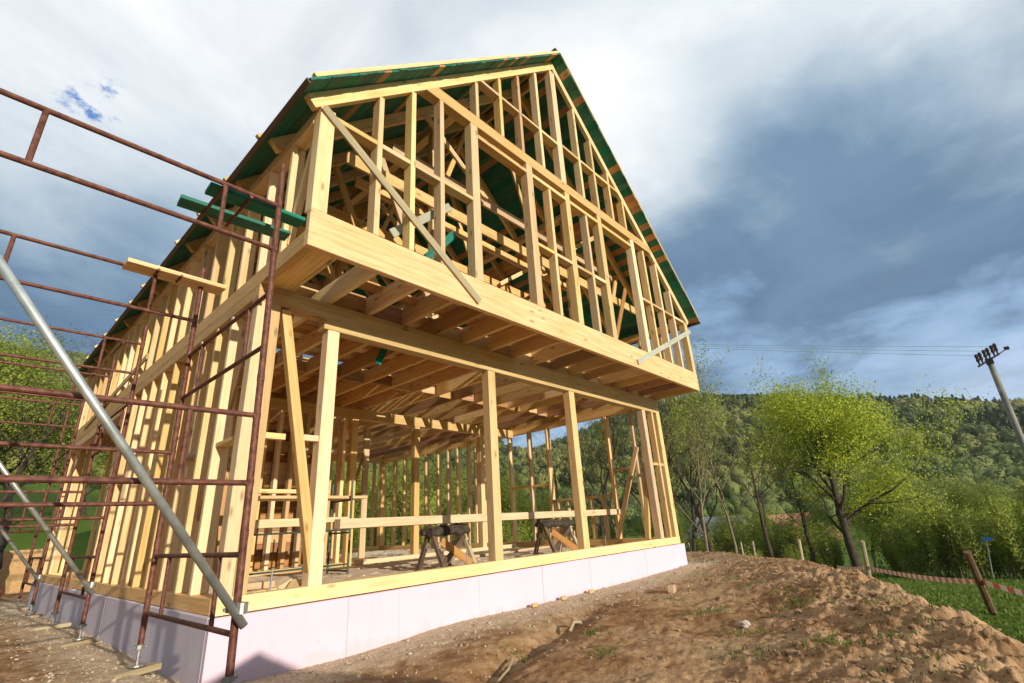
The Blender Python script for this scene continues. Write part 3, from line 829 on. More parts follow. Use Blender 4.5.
# ---- loose clods and gravel: nobody could count them
def scatter_mesh(name, pts, sizes, mat, flat=.7):
    bm = bmesh.new(); bmesh.ops.create_icosphere(bm, subdivisions=1, radius=1)
    bv = np.array([v.co for v in bm.verts]); bf = np.array([[v.index for v in f.verts] for f in bm.faces]); bm.free()
    n = len(pts); nv = len(bv)
    V = bv[None] * rng.uniform(.6, 1.3, (n, nv, 1)) * np.asarray(sizes)[:, None, None] * np.array([1, 1, flat]) * rng.uniform(.7, 1.3, (n, 1, 3)) + np.asarray(pts)[:, None]
    F = bf[None] + (np.arange(n) * nv)[:, None, None]
    me = bpy.data.meshes.new(name); me.from_pydata(V.reshape(-1, 3).tolist(), [], F.reshape(-1, 3).tolist()); me.update()
    return meshobj(name, me, mat)
m, nt, b = material('clod', .95); M['clod'] = m
geo = nt.node('ShaderNodeNewGeometry').outputs['Position']; n2 = nt.noise(geo, 9, 5, .65)
nt.put(b.inputs['Base Color'], nt.ramp(n2, [(.3, (.15, .085, .042)), (.5, (.30, .19, .10)), (.7, (.46, .33, .20))])); bump(nt, b, nt.noise(geo, 60, 3, .6), .5, .01)
m, nt, b = material('gravel_stone', .95); M['gravel'] = m
geo = nt.node('ShaderNodeNewGeometry').outputs['Position']; n2 = nt.noise(geo, 23, 3, .65)
nt.put(b.inputs['Base Color'], nt.ramp(n2, [(.3, (.26, .20, .135)), (.5, (.45, .36, .25)), (.7, (.62, .52, .39))]))
cand = np.stack([rng.uniform(-1.5, 13, 60000), rng.uniform(-6, 1.5, 60000)], 1)
h, so, gr, s_ = terrain(cand[:, 0], cand[:, 1])
nh = np.maximum(np.maximum(-cand[:, 0], cand[:, 0] - 9), -cand[:, 1])
pr = (so > .5) * (.05 + .5 * np.exp(-((s_ + .3) / .8) ** 2)) * (nh > .25) * (np.hypot(cand[:, 0] + 1.7, cand[:, 1] + 5) > 1.2)
kp = rng.random(len(cand)) < pr * .55
sz = rng.lognormal(math.log(.011), .5, kp.sum()).clip(.004, .045)
tag(scatter_mesh('soil_clods', np.column_stack([cand[kp], h[kp] + sz * .2]), sz, M['clod'], .75), 'loose brown clods of dug soil over the mound and yard', 'soil clods', None, 'stuff')
cand = np.stack([rng.uniform(-2.5, 10.5, 50000), rng.uniform(-2, 11, 50000)], 1)
h, so, gr, s_ = terrain(cand[:, 0], cand[:, 1])
nh = np.maximum(np.maximum(-cand[:, 0], cand[:, 0] - 9), -cand[:, 1])
kp = (nh > .06) & (rng.random(len(cand)) < .75 * np.exp(-nh / .7))
sz = rng.lognormal(math.log(.008), .45, kp.sum()).clip(.004, .024)
tag(scatter_mesh('gravel', np.column_stack([cand[kp], h[kp] + sz * .2]), sz, M['gravel']), 'pale gravel strewn along the foot of the foundation', 'gravel', None, 'stuff')

# ------------------------------------------------------------------ grass
def blades(name, xy, hh, mat, wd=.006, label='', spread=.6):
    n = len(xy); z_ = terrain(xy[:, 0], xy[:, 1])[0]
    an = rng.uniform(0, 2 * np.pi, n); ln = hh * rng.uniform(.6, 1.3, n)
    dx = np.cos(an); dy = np.sin(an); b0 = np.column_stack([xy, z_ - .01])
    side = np.column_stack([-dy, dx, np.zeros(n)]) * (wd * rng.uniform(.7, 1.5, n))[:, None]
    lean = rng.uniform(.1, spread, n)[:, None] * ln[:, None]
    m1 = b0 + np.column_stack([dx, dy, np.zeros(n)]) * lean * .35 + np.column_stack([0 * ln, 0 * ln, ln * .6])
    t1 = b0 + np.column_stack([dx, dy, np.zeros(n)]) * lean + np.column_stack([0 * ln, 0 * ln, ln])
    V = np.stack([b0 - side, b0 + side, m1 + side * .8, m1 - side * .8, t1], 1).reshape(-1, 3)
    i = np.arange(n) * 5
    F = [tuple(x) for x in np.stack([i, i + 1, i + 2, i + 3], 1).tolist()] + [tuple(x) for x in np.stack([i + 3, i + 2, i + 4], 1).tolist()]
    me = bpy.data.meshes.new(name); me.from_pydata(V.tolist(), [], F); me.update()
    at = me.attributes.new('tone', 'FLOAT', 'POINT'); at.data.foreach_set('value', np.repeat(rng.random(n), 5).astype(np.float32))
    o = meshobj(name, me, mat); return tag(o, label, 'grass', None, 'stuff')
N = 150000
r_ = np.exp(rng.uniform(math.log(3.5), math.log(34), N)); a_ = np.radians(rng.uniform(-22, 60, N))
xy = np.column_stack([CAMP.x + r_ * np.cos(a_), CAMP.y + r_ * np.sin(a_)])
h, so, gr, s_ = terrain(xy[:, 0], xy[:, 1]); xy = xy[so < .35]
blades('meadow_grass', xy, .045 + .0012 * np.hypot(xy[:, 0] + 1.7, xy[:, 1] + 5), M['grass_blade'], .009, 'short bright green meadow grass beyond the soil mound')
tuft = []
for (x, y, n, sp) in [(2.2, -1.35, 40, .12), (2.95, -1.75, 70, .14), (2.3, -2.25, 50, .12), (4.3, -2.35, 110, .22), (5.0, -1.6, 40, .12), (3.4, -3.1, 70, .2), (4.6, -3.2, 160, .28), (5.6, -2.9, 90, .25),
                      (2.8, -3.9, 120, .25), (3.3, -4.3, 130, .3), (2.6, -3.35, 60, .2), (4.0, -4.15, 120, .3), (6.8, -1.7, 50, .25), (7.6, -.9, 60, .3), (2.2, -4.5, 70, .25), (5.2, -3.75, 90, .3), (6.1, -2.2, 60, .2)]:
    n = int(n * 1.6); tuft.append(np.column_stack([rng.normal(x, sp * .6, n), rng.normal(y, sp * .6, n)]))
blades('weed_tufts', np.concatenate(tuft), .035, M['grass_blade'], .004, 'small green weed tufts scattered over the brown soil', 1.0)

# ------------------------------------------------------------------ trees and shrubs
def leaf_mesh(name, centers, size, mat, parent, loc=None, elong=1.6, out=.8):
    c = np.asarray(centers, float); n = len(c)
    cen = c.mean(0); sdv = c.std(0) + 1e-6; o_ = (c - cen) / sdv ** 2; o_ /= np.linalg.norm(o_, axis=1)[:, None] + 1e-9
    nv_ = out * o_ + rng.normal(0, .55, (n, 3))
    a = np.cross(nv_, rng.normal(size=(n, 3))); a /= np.linalg.norm(a, axis=1)[:, None]
    b_ = np.cross(a, nv_); b_ /= np.linalg.norm(b_, axis=1)[:, None]
    s = size * rng.uniform(.5, 1.35, n)[:, None]
    a = a * s * elong * .5; b_ = b_ * s * .5
    V = np.stack([c - a, c + b_ * .8, c + a, c - b_ * .8], 1).reshape(-1, 3)
    F = (np.arange(n)[:, None] * 4 + np.arange(4)[None]).tolist()
    me = bpy.data.meshes.new(name); me.from_pydata(V.tolist(), [], F); me.update()
    at = me.attributes.new('tone', 'FLOAT', 'POINT'); at.data.foreach_set('value', np.repeat(np.clip(rng.normal(.5, .25, n), 0, 1), 4).astype(np.float32))
    return meshobj(name, me, mat, parent)

def make_tree(name, H, spread, r0, lean, leafmat_, nleaf, leafsize, seed, bark='bark', first=.35, levels=4, upness=.35, leafstart=2, nb=(5, 4, 4), clump=.35):
    rs = random.Random(seed); mb = MB(); tips = []
    def grow(p, d, L, r, lev):
        n = 5 if lev < 2 else 3; pts = [p]; rad = [r]
        q = p.copy(); dd = d.copy()
        for i in range(n):
            wob = .10 if lev == 0 else .22
            dd = (dd + Vector((rs.gauss(0, wob), rs.gauss(0, wob), rs.gauss(0, wob) * .6 + (upness * .12 if lev else .02)))).normalized()
            q = q + dd * (L / n); pts.append(q.copy()); rad.append(max(r * (1 - .78 * (i + 1) / n), .004))
        mb.tube(pts, rad, 8 if lev == 0 else (5 if lev == 1 else 3), False)
        if lev >= leafstart:
            for i in range(1, len(pts)): tips.append((pts[i], lev))
        if lev < levels - 1:
            k = nb[min(lev, len(nb) - 1)] if lev else nb[0] * 2
            for j in range(k):
                t = first + (1 - first) * (j + rs.random()) / k if lev == 0 else rs.uniform(.25, 1)
                f = t * n; i = min(int(f), n - 1); bp = pts[i].lerp(pts[i + 1], f - i)
                ax = (pts[i + 1] - pts[i]).normalized()
                az = rs.uniform(0, 2 * math.pi); side = Vector((math.cos(az), math.sin(az), 0)); side = (side - ax * side.dot(ax)).normalized()
                nd = (ax * rs.uniform(.35, .8) + side * rs.uniform(.55, 1.0) * spread + Vector((0, 0, upness * .5))).normalized()
                LL = L * (rs.uniform(.42, .62) if lev == 0 else rs.uniform(.45, .68)) * (1.15 - .5 * t if lev == 0 else 1)
                rr_ = rad[i] * rs.uniform(.38, .6)
                grow(bp, nd, LL, max(rr_, .006), lev + 1)
    grow(Vector((0, 0, -.15)), Vector((lean[0], lean[1], 1)).normalized(), H, r0, 0)
    root = empty(name); mb.build('trunk', M[bark], root, True)
    if nleaf:
        ti = rs.choices(tips, k=nleaf)
        C = np.array([t[0] for t in ti]) + rng.normal(0, clump, (nleaf, 3))
        leaf_mesh('crown', C, leafsize, leafmat_, root)
    return root
def place(root, x, y, rz=0, s=1.0, dz=0):
    root.location = (x, y, zat(x, y) + dz); root.rotation_euler = (0, 0, rz); root.scale = (s, s, s); return root

# big leaning tree in fresh yellow-green leaf
t = make_tree('leafy_tree', 6.6, 1.05, .185, (.0, -.10), M['leaf_spring'], 52000, .060, 8, 'bark', .24, 4, .30, 2, (8, 5, 4), .25)
tag(place(t, 21.6, -.94, R(-40), 1.0), 'large leaning tree in fresh yellow green leaf behind the striped tape', 'tree')
# the rest: kinds built once, then copied
def azpos(px, d):   # a spot d metres from the camera, at a heading
    a = R(px); return CAMP.x + d * math.cos(a), CAMP.y + d * math.sin(a)
kinds = {
 'bare': make_tree('bare_tree', 8.0, .8, .14, (.03, .02), None, 0, .1, 21, 'bark', .3, 4, .5, 2, (6, 5, 4)),
 'bare2': make_tree('bare_tree', 8.5, .7, .15, (-.05, .02), M['leaf_willow'], 1500, .065, 33, 'bark', .25, 4, .5, 2, (6, 5, 4)),
 'poplar': make_tree('slender_tree', 8.5, .55, .09, (.05, .0), M['leaf_willow'], 4200, .075, 41, 'bark_pale', .25, 4, .6, 2, (6, 4, 3), .22),
 'green': make_tree('green_tree', 6.0, .95, .14, (.0, .03), M['leaf_mid'], 17000, .078, 55, 'bark', .15, 4, .3, 2, (6, 5, 4), .35),
 'spring': make_tree('leafy_tree', 5.5, .95, .13, (.02, .0), M['leaf_willow'], 17000, .075, 61, 'bark', .12, 4, .35, 2, (6, 5, 4), .32),
}
used = set()
LBL = {'bare': 'dark bare tree without leaves behind the house', 'bare2': 'dark tree with sparse young leaves behind the house', 'poplar': 'slender pale stemmed tree with light young leaves right of the house',
       'green': 'bushy mid green tree behind the house', 'spring': 'bushy tree in light spring green behind the house'}
def spot(kind, az, d, s, label=None, group=None):
    src = kinds[kind]; o = src if kind not in used else copy_tree(src); used.add(kind)
    x, y = azpos(az, d); place(o, x, y, random.uniform(0, 6.28), s)
    tag(o, label or LBL[kind], 'tree', group or 'trees around the building plot')
spot('bare', 16.8, 20.5, .62, 'dark bare tree with a thick trunk just right of the house corner')
spot('bare', 29, 20, .80, 'tall dark bare tree seen through the right wall of the house')
spot('bare2', 26, 24, .72); spot('bare2', 33, 23, .72); spot('bare2', 22.0, 25, .70); spot('bare', 37, 25, .66); spot('bare', 24.2, 22, .66); spot('bare', 13.2, 26, .55)
spot('poplar', 22.3, 18.0, .60, 'slender pale stemmed tree nearest the right house corner'); spot('poplar', 19.9, 21, .74, 'slender pale stemmed tree with its top above the hill beside the jetty')
spot('poplar', 25.5, 26, .6); spot('poplar', 31, 24, .7)
for az, d, s in [(24, 31, .42), (20.5, 33, .42), (17.5, 34, .42), (14.5, 36, .42), (28, 33, .42), (32, 34, .45), (36.5, 33, .5), (41, 30, .6), (46, 31, .7), (51, 32, .8), (56, 33, .8), (62, 34, .8)]:
    spot('green', az, d, s)
for az, d, s in [(7.0, 36, .78), (4.8, 37, .72), (2.2, 38, .62), (-.5, 37, .55), (-3.0, 38, .55), (-6, 38, .6), (39, 25, .5), (44, 25, .6), (49, 26, .65), (54, 28, .75), (60, 30, .7), (8.6, 36, .5), (12.5, 38, .5), (16, 30, .4)]:
    spot('spring', az, d, s)
# trees on the meadow behind the left wall
for k, az, d, s in [('spring', 89, 34, 1.15), ('spring', 93, 30, 1.0), ('green', 86.5, 38, 1.2), ('spring', 91, 40, 1.35), ('green', 96, 36, 1.1), ('bare2', 87.5, 31, .8), ('spring', 98, 33, 1.1), ('green', 82, 40, 1.1), ('spring', 76, 38, 1.1), ('green', 70, 38, 1.0)]:
    spot(k, az, d, s, {'spring': 'light spring green tree on the meadow behind the left wall', 'green': 'mid green tree on the meadow behind the left wall', 'bare2': 'sparse dark tree on the meadow behind the left wall'}[k], 'trees on the meadow behind the left wall')
# willow shrubs: many upright stems
def make_shrub(seed, H=2.6, stems=26, nleaf=4500):
    rs = random.Random(seed); mb = MB(); C = []
    for i in range(stems):
        a = rs.uniform(0, 6.28); tilt = rs.uniform(.05, .5); L = H * rs.uniform(.6, 1.1); p = Vector((rs.gauss(0, .25), rs.gauss(0, .25), -.05)); d = Vector((math.cos(a) * tilt, math.sin(a) * tilt, 1)).normalized()
        pts = [p]
        for k in range(5):
            d = (d + Vector((rs.gauss(0, .08), rs.gauss(0, .08), .05))).normalized(); p = p + d * L / 5; pts.append(p.copy())
        mb.tube(pts, [.018, .015, .012, .009, .006, .003], 4, False)
        for k in range(nleaf // stems):
            t = rs.uniform(.2, 1) * 5; j = min(int(t), 4); C.append(pts[j].lerp(pts[j + 1], t - j) + Vector((rs.gauss(0, .09), rs.gauss(0, .09), rs.gauss(0, .09))))
    root = empty('willow_shrub'); mb.build('stem', M['bark_pale'], root); leaf_mesh('foliage', C, .055, M['leaf_willow'], root, None, 2.2); return root
sh = [make_shrub(71), make_shrub(72, 2.2, 22, 3800), make_shrub(73, 3.0, 30, 5200)]
ush = set()
for i, (az, d, s) in enumerate([(6.9, 19.5, .62), (5.4, 18.6, .66), (3.8, 19, .78), (2.2, 18.4, .72), (.8, 19.5, .8), (-.8, 18.5, .7), (-2.4, 19.5, .82), (-4, 18.5, .74), (-5.8, 19, .8), (-7.5, 18.5, .8),
                                (6.2, 24, .85), (4.0, 24, .9), (1.5, 24.5, .9), (-1.6, 24, .9), (-4.6, 24, .9), (11.6, 27, .85), (13.0, 29, .95), (14.6, 27, .85), (16.5, 28, .9), (18.2, 29, .95), (19.8, 27, .85), (21.4, 29, .95), (22.6, 26, .8), (25.5, 24, .6), (28.5, 22.5, .6),
                                (33, 22, .65), (37, 21, .7), (42, 21.5, .75), (47, 22, .8), (52, 22, .9), (57, 23, .9), (63, 24, .9), (14.8, 20, .38), (18, 19, .36), (21.5, 18.5, .38)]):
    k = i % 3; o = sh[k] if k not in ush else copy_tree(sh[k]); ush.add(k)
    if az < 9: d *= 1.34; s *= 1.24
    x, y = azpos(az, d); place(o, x, y, random.uniform(0, 6.28), s)
    tag(o, 'light green willow shrub at the edge of the lawn right of the tape' if az < 9 else 'light green shrub among the trees behind the building plot', 'shrub', 'willow shrubs beyond the lawn' if az < 9 else 'shrubs behind the building plot')
# the far forest on the hillside: reads as one mass
def far_forest(n=10000, per=95):
    a = np.radians(rng.uniform(-16, 108, n)); r = np.sqrt(rng.uniform(48 ** 2, 455 ** 2, n))
    keep = r > np.where(a < R(45), 92, 55); a = a[keep]; r = r[keep]; n = len(a)
    x = CAMP.x + r * np.cos(a); y = CAMP.y + r * np.sin(a); z_ = terrain(x, y)[0]
    patch = fbm(x * .02 + 5, y * .02, 3); conif = (fbm(x * .013 + 31, y * .013 + 8, 3) > .30) & (rng.random(n) < .8)
    hh = np.where(conif, rng.uniform(5, 7.5, n), rng.uniform(3.6, 6.4, n)) * (.75 + .4 * sst(r, 60, 200)); wd = np.where(conif, .22, .42) * hh
    u = rng.normal(size=(n, per, 3)); u /= np.linalg.norm(u, axis=2)[..., None]; u *= rng.uniform(.35, 1, (n, per, 1)) ** .5
    tz = (u[..., 2] + 1) / 2
    taper = np.where(conif[:, None], 1.25 * (1 - tz), 1.0)
    cx = x[:, None] + u[..., 0] * wd[:, None] * taper; cy = y[:, None] + u[..., 1] * wd[:, None] * taper; cz = z_[:, None] + hh[:, None] * (.12 + .9 * tz)
    C = np.stack([cx, cy, cz], -1).reshape(-1, 3)
    tone_t = np.where(conif, .12, np.clip(.55 + .9 * patch + rng.normal(0, .11, n), .15, 1))
    tone = np.clip(np.repeat(tone_t, per) + rng.normal(0, .04, n * per), 0, 1)
    m_ = len(C); nn_ = u.reshape(-1, 3) / np.linalg.norm(u.reshape(-1, 3), axis=1)[:, None] + rng.normal(0, .22, (m_, 3)); av = np.cross(nn_, rng.normal(size=(m_, 3))); av /= np.linalg.norm(av, axis=1)[:, None]; bv = np.cross(av, nn_); bv /= np.linalg.norm(bv, axis=1)[:, None]
    s = (np.repeat(hh * np.clip(r / 210, .55, 1.05), per) * .085 * rng.uniform(.6, 1.3, m_))[:, None]
    V = np.stack([C - av * s, C + bv * s * .8, C + av * s, C - bv * s * .8], 1).reshape(-1, 3)
    bm = bmesh.new(); bmesh.ops.create_icosphere(bm, subdivisions=1, radius=1); bv0 = np.array([v.co for v in bm.verts]); bf0 = np.array([[v.index for v in f.verts] for f in bm.faces]); bm.free()
    k_ = len(bv0); hz = (bv0[None, :, 2] + 1) / 2 + np.zeros((n, 1)); tp = np.where(conif[:, None], 1.25 * (1 - hz) + .05, 1.0) * .86 * rng.uniform(.75, 1.1, (n, k_))
    HV = np.stack([x[:, None] + bv0[None, :, 0] * wd[:, None] * tp, y[:, None] + bv0[None, :, 1] * wd[:, None] * tp, z_[:, None] + hh[:, None] * (.05 + .88 * hz)], -1).reshape(-1, 3)
    HF = (bf0[None] + (np.arange(n) * k_)[:, None, None] + m_ * 4).reshape(-1)
    q = np.concatenate([np.arange(m_ * 4), HF]).astype(np.int32); nh_ = len(HF) // 3
    me = bpy.data.meshes.new('hillside_forest'); me.vertices.add(m_ * 4 + len(HV)); me.vertices.foreach_set('co', np.concatenate([V, HV]).ravel()); me.loops.add(len(q)); me.loops.foreach_set('vertex_index', q)
    me.polygons.add(m_ + nh_); me.polygons.foreach_set('loop_start', np.concatenate([np.arange(0, m_ * 4, 4), m_ * 4 + np.arange(0, nh_ * 3, 3)]).astype(np.int32)); me.update(); me.validate()
    at = me.attributes.new('tone', 'FLOAT', 'POINT'); at.data.foreach_set('value', np.concatenate([np.repeat(tone, 4), np.repeat(np.clip(tone_t, 0, 1), k_)]).astype(np.float32))
    o = meshobj('hillside_forest', me, M['forest']); tag(o, 'mixed green and brown spring forest covering the far hillside', 'forest', None, 'stuff')
far_forest()

# ------------------------------------------------------------------ pole, wires, tape, stakes, sign, fence
pz = zat(36.5, -7.4)
pole = empty('utility_pole', (36.6, -7.4, pz)); tag(pole, 'grey concrete utility pole with dark insulators at the right edge', 'utility pole')
ptop = Vector((34.0, -7.33, 7.2)); pbase = Vector((37.2, -7.45, pz - .2)); off = Vector(pole.location)
mb = MB(); mb.tube([pbase, ptop], [.20, .125], 16); o = mb.build('shaft', M['concrete'], pole, True); o.location = -off
ax = (ptop - pbase).normalized(); cd = Vector((-.30, .95, .04)).normalized()
sd_ = Vector((.458, -.77, .44)).normalized()
mb = MB(); c = ptop + ax * .12; mb.tube([c - sd_ * .66, c + sd_ * .66], .05, 8); mb.box(ptop + ax * .05, (.3, .3, .3)); o = mb.build('cross_arm', M['darkmetal'], pole); o.location = -off
tops = []
for t_ in (-.56, -.36, -.10, .11, .37, .57):
    q = c + sd_ * t_; mb = MB(); mb.tube([q, q + ax * .2, q + ax * .24, q + ax * .42, q + ax * .5, q + ax * .62], [.03, .045, .085, .06, .09, .05], 8)
    o = mb.build('insulator', M['insul'], pole); o.location = -off; tops.append(q + ax * .55)
mb = MB(); mb.tube([c + sd_ * .62, c + sd_ * 1.05 + ax * .02], .03, 6); mb.box(c + sd_ * 1.12 + ax * .05, (.16, .2, .16)); o = mb.build('lamp_bracket', M['darkmetal'], pole); o.location = -off
WL = ['highest power line sagging across the sky behind the house', 'middle power line sagging across the sky behind the house', 'lowest power line sagging across the sky behind the house']
for i, k in enumerate((0, 2, 4)):
    A = tops[k]; B_ = Vector((-16.0, 62, 23.2 - .7 * i)); mb = MB(); pts = []
    for j in range(41):
        t_ = j / 40; p = A.lerp(B_, t_); p.z -= 4 * 1.7 * t_ * (1 - t_) * .8; pts.append(p)
    mb.tube(pts, .013, 5); tag(mb.build('power_line', M['wire']), WL[i], 'power line', 'power lines on the utility pole')

def stake(p0, p1, r, label, mat='old_wood', grp=None):
    mb = MB(); mb.tube([Vector(p0), Vector(p0).lerp(Vector(p1), .5) + Vector((.01, 0, 0)), Vector(p1)], [r, r * 1.05, r * .92], 8)
    return tag(mb.build('wooden_stake', M[mat]), label, 'stake', grp)
def gp(x, y, dz=-.1): return (x, y, zat(x, y) + dz)
S1t = (8.60, -4.60, -.18); stake(gp(9.12, -4.64), S1t, .045, 'dark leaning wooden stake carrying the striped tape on the lawn', 'old_wood', 'stakes round the plot')
stake(gp(12.62, -2.60), (12.36, -2.74, -.22), .045, 'pale upright stake at the foot of the large leaning tree carrying the striped tape', 'pine_weathered', 'stakes round the plot')
stake(gp(13.92, -.98), (13.78, -1.10, -.24), .04, 'short pale stake behind the crest of the soil between the house and the leaning tree', 'pine_weathered', 'stakes round the plot')
stake(gp(15.35, .66), (15.2, .55, -.33), .035, 'thin pale stake behind the crest of the soil nearest the house', 'pine_weathered', 'stakes round the plot')
# tape
mt, nt, b = material('striped_tape', .5); M['tape'] = mt
tc = nt.node('ShaderNodeTexCoord').outputs['Generated']; at = nt.node('ShaderNodeAttribute', attribute_name='along').outputs['Fac']
fr = nt.math('FRACT', nt.math('MULTIPLY', at, 5.0))
nt.put(b.inputs['Base Color'], nt.mix(nt.math('GREATER_THAN', fr, .5), (.90, .87, .84), (.80, .20, .17)))
def tape(pts, w=.075):
    V = []; F = []; Ln = []; acc = 0; seg = []
    for a, c, sag in pts:
        a = Vector(a); c = Vector(c)
        for j in range(40):
            t_ = j / 40; p = a.lerp(c, t_); p.z -= 4 * sag * t_ * (1 - t_); seg.append(p)
    seg.append(Vector(pts[-1][1]))
    for i, p in enumerate(seg):
        if i: acc += (p - seg[i - 1]).length
        tw = .5 * math.sin(i * .23)
        dv = Vector((.25 * math.sin(tw), .25 * math.cos(tw) * .3, 1)).normalized() * w / 2
        for k, sgn in enumerate((1, -1)):
            V.append(tuple(p + dv * sgn)); Ln.append(acc)
    for i in range(len(seg) - 1): F.append((2 * i, 2 * i + 1, 2 * i + 3, 2 * i + 2))
    me = bpy.data.meshes.new('barrier_tape'); me.from_pydata(V, [], F); me.update()
    a_ = me.attributes.new('along', 'FLOAT', 'POINT'); a_.data.foreach_set('value', np.array(Ln, np.float32))
    o = meshobj('barrier_tape', me, M['tape']); md = o.modifiers.new('thickness', 'SOLIDIFY'); md.thickness = .0015
    return tag(o, 'red and white striped barrier tape strung between the stakes', 'tape')
tape([((14.62, -1.66, -.97), (12.52, -2.67, -.78), .03), ((12.52, -2.67, -.78), (8.80, -4.66, -.61), .05), ((8.80, -4.66, -.61), (6.4, -7.0, -.70), .12)])
# little wire fence behind the plot
wf = empty('wire_fence', gp(18.5, 3, 0)); tag(wf, 'thin wire mesh fence in front of the shrubs right of the house', 'fence'); off = Vector(wf.location)
fp = [(19.6, 0.4), (18.9, 2.2), (18.3, 4.0), (17.6, 5.8), (17.0, 7.6), (16.3, 9.4)]
for x, y in fp:
    mb = MB(); z_ = zat(x, y); mb.tube([(x, y, z_ - .1), (x, y, z_ + 1.25)], .035, 6); o = mb.build('post', M['pine_weathered'], wf); o.location = -off
mb = MB()
for k in range(7):
    mb.tube([(x, y, zat(x, y) + .12 + .17 * k) for x, y in fp], .0035, 4)
for a, c in zip(fp[:-1], fp[1:]):
    for j in range(8):
        t_ = j / 8; x = a[0] + (c[0] - a[0]) * t_; y = a[1] + (c[1] - a[1]) * t_; z_ = zat(x, y); mb.tube([(x, y, z_ + .12), (x, y, z_ + 1.14)], .0025, 4)
o = mb.build('wire_mesh', M['darkmetal'], wf); o.location = -off
# blue plate on a thin post
sg = empty('road_sign', gp(21.85, -4.53, 0)); tag(sg, 'small blue plate on a thin post before the shrubs at right', 'sign')
z0 = -zat(21.85, -4.53) - .75
mb = MB(); mb.tube([(0, 0, -.1), (-.36, -.2, z0)], .02, 8); mb.build('sign_post', M['galv'], sg)
mb = MB(); mb.box((-.39, -.22, z0), (.03, .27, .10)); mb.build('sign_plate', M['blueplate'], sg)

# far houses
def cottage(x, y, w, l, hgt, rh, rz, wall, roof, label):
    z_ = zat(x, y); root = empty('cottage', (x, y, z_ - 1.0), rz); tag(root, label, 'house')
    mb = MB(); mb.box((0, 0, hgt / 2), (w, l, hgt))
    mb.poly([(-w / 2, -l / 2, hgt), (w / 2, -l / 2, hgt), (0, -l / 2, hgt + rh * .97)]); mb.poly([(-w / 2, l / 2, hgt), (w / 2, l / 2, hgt), (0, l / 2, hgt + rh * .97)]); mb.build('wall', M[wall], root)
    mb = MB(); e = .4; n = rh / (w / 2)
    for sg_ in (1, -1):
        for dz in (0, .18): mb.poly([(sg_ * (w / 2 + e), -l / 2 - e, hgt - n * e + dz), (sg_ * (w / 2 + e), l / 2 + e, hgt - n * e + dz), (0, l / 2 + e, hgt + rh + dz), (0, -l / 2 - e, hgt + rh + dz)])
    mb.build('roof', M[roof], root)
    for yy in (-l / 4, l / 4):
        mb = MB(); mb.box((-w / 2 - .01, yy, hgt * .55), (.08, 1.0, 1.2)); mb.build('window', M['pane'], root)
    return root
cottage(58, -9.9, 4.5, 6, 2.0, 2.3, R(20), 'plaster', 'greyroof', 'distant pale house with grey roof among the trees at the right edge')
cottage(62, 11.5, 6, 7, 2.6, 2.3, R(70), 'plaster', 'tile', 'distant house with reddish roof behind the large leaning tree')
cottage(66, 20.5, 6, 7, 2.6, 2.2, R(-20), 'plaster', 'greyroof', 'distant pale house behind the trees right of the house corner')

# things behind the left wall: tarp stack, leaning panel, rubbish
ts = empty('tarp_stack', (-1.15, 13.2, zat(-1.15, 13.2))); tag(ts, 'black tarpaulin covered stack behind the scaffold at the left edge', 'stack')
bm = bmesh.new(); bmesh.ops.create_cube(bm, size=1); bmesh.ops.subdivide_edges(bm, edges=bm.edges[:], cuts=9, use_grid_fill=True)
for v in bm.verts:
    z_ = v.co.z + .5; v.co.x *= 1.2 * (1.06 - .12 * z_); v.co.y *= 1.4 * (1.06 - .12 * z_); v.co.z = z_ * 1.7
    v.co += Vector((math.sin(z_ * 23 + v.co.y * 3) * .03, math.cos(z_ * 19) * .03, random.uniform(-.02, .02)))
me = bpy.data.meshes.new('tarp_cover'); bm.to_mesh(me); bm.free(); meshobj('tarp_cover', me, M['tarp'], ts, True)
tag(beam('osb_panel', (-.35, 15.2, zat(-.3, 15.2)), (-.35, 15.6, zat(-.3, 15.2) + 1.1), .03, 1.6, M['osb'], None, (1, 0, 0)), 'orange brown wood panel leaning behind the rear scaffold tower', 'panel')
RB = [('rubbish_sack', (-.62, 12.0), (.30, .03, .04), 'red rubbish sack on the ground behind the rear scaffold tower'), ('rubbish_sack', (-.85, 12.1), (.35, .35, .38), 'grey rubbish sack beside the red one at the rear left')]
for nm, (x, y), c, lb in RB:
    mt = plainmat(nm, tuple(v * .7 for v in c), c, 5, .4, 0, 4, .4); rock(nm, (x, y, zat(x, y) + .14), .2, mt, lb, 'sack', None, .9)

# ------------------------------------------------------------------ the air between here and the far slope
hb = MB(); hb.box((300, 300, 60), (1500, 1500, 140)); hz_o = hb.build('haze', None); tag(hz_o, kind='stuff', label='thin pale haze in the air over the valley and far hillside', cat='haze')
hm = bpy.data.materials.new('haze'); hm.use_nodes = True; nt = NT(hm.node_tree); nt.n.remove(nt.n['Principled BSDF'])
pv = nt.node('ShaderNodeVolumePrincipled'); pv.inputs['Color'].default_value = (.86, .91, 1, 1); pv.inputs['Density'].default_value = .0002; pv.inputs['Anisotropy'].default_value = .2
nt.l.new(pv.outputs[0], nt.n['Material Output'].inputs['Volume']); hz_o.data.materials.append(hm)

# ------------------------------------------------------------------ sun, sky, camera
sun_dir = Vector((-.139, -.99, .262)).normalized()
ld = bpy.data.lights.new('sun', 'SUN'); ld.energy = 4.3; ld.angle = R(.53); ld.color = (1.0, .91, .77)
lo = bpy.data.objects.new('sun', ld); COL.objects.link(lo); lo.rotation_euler = (-sun_dir).to_track_quat('-Z', 'Y').to_euler()

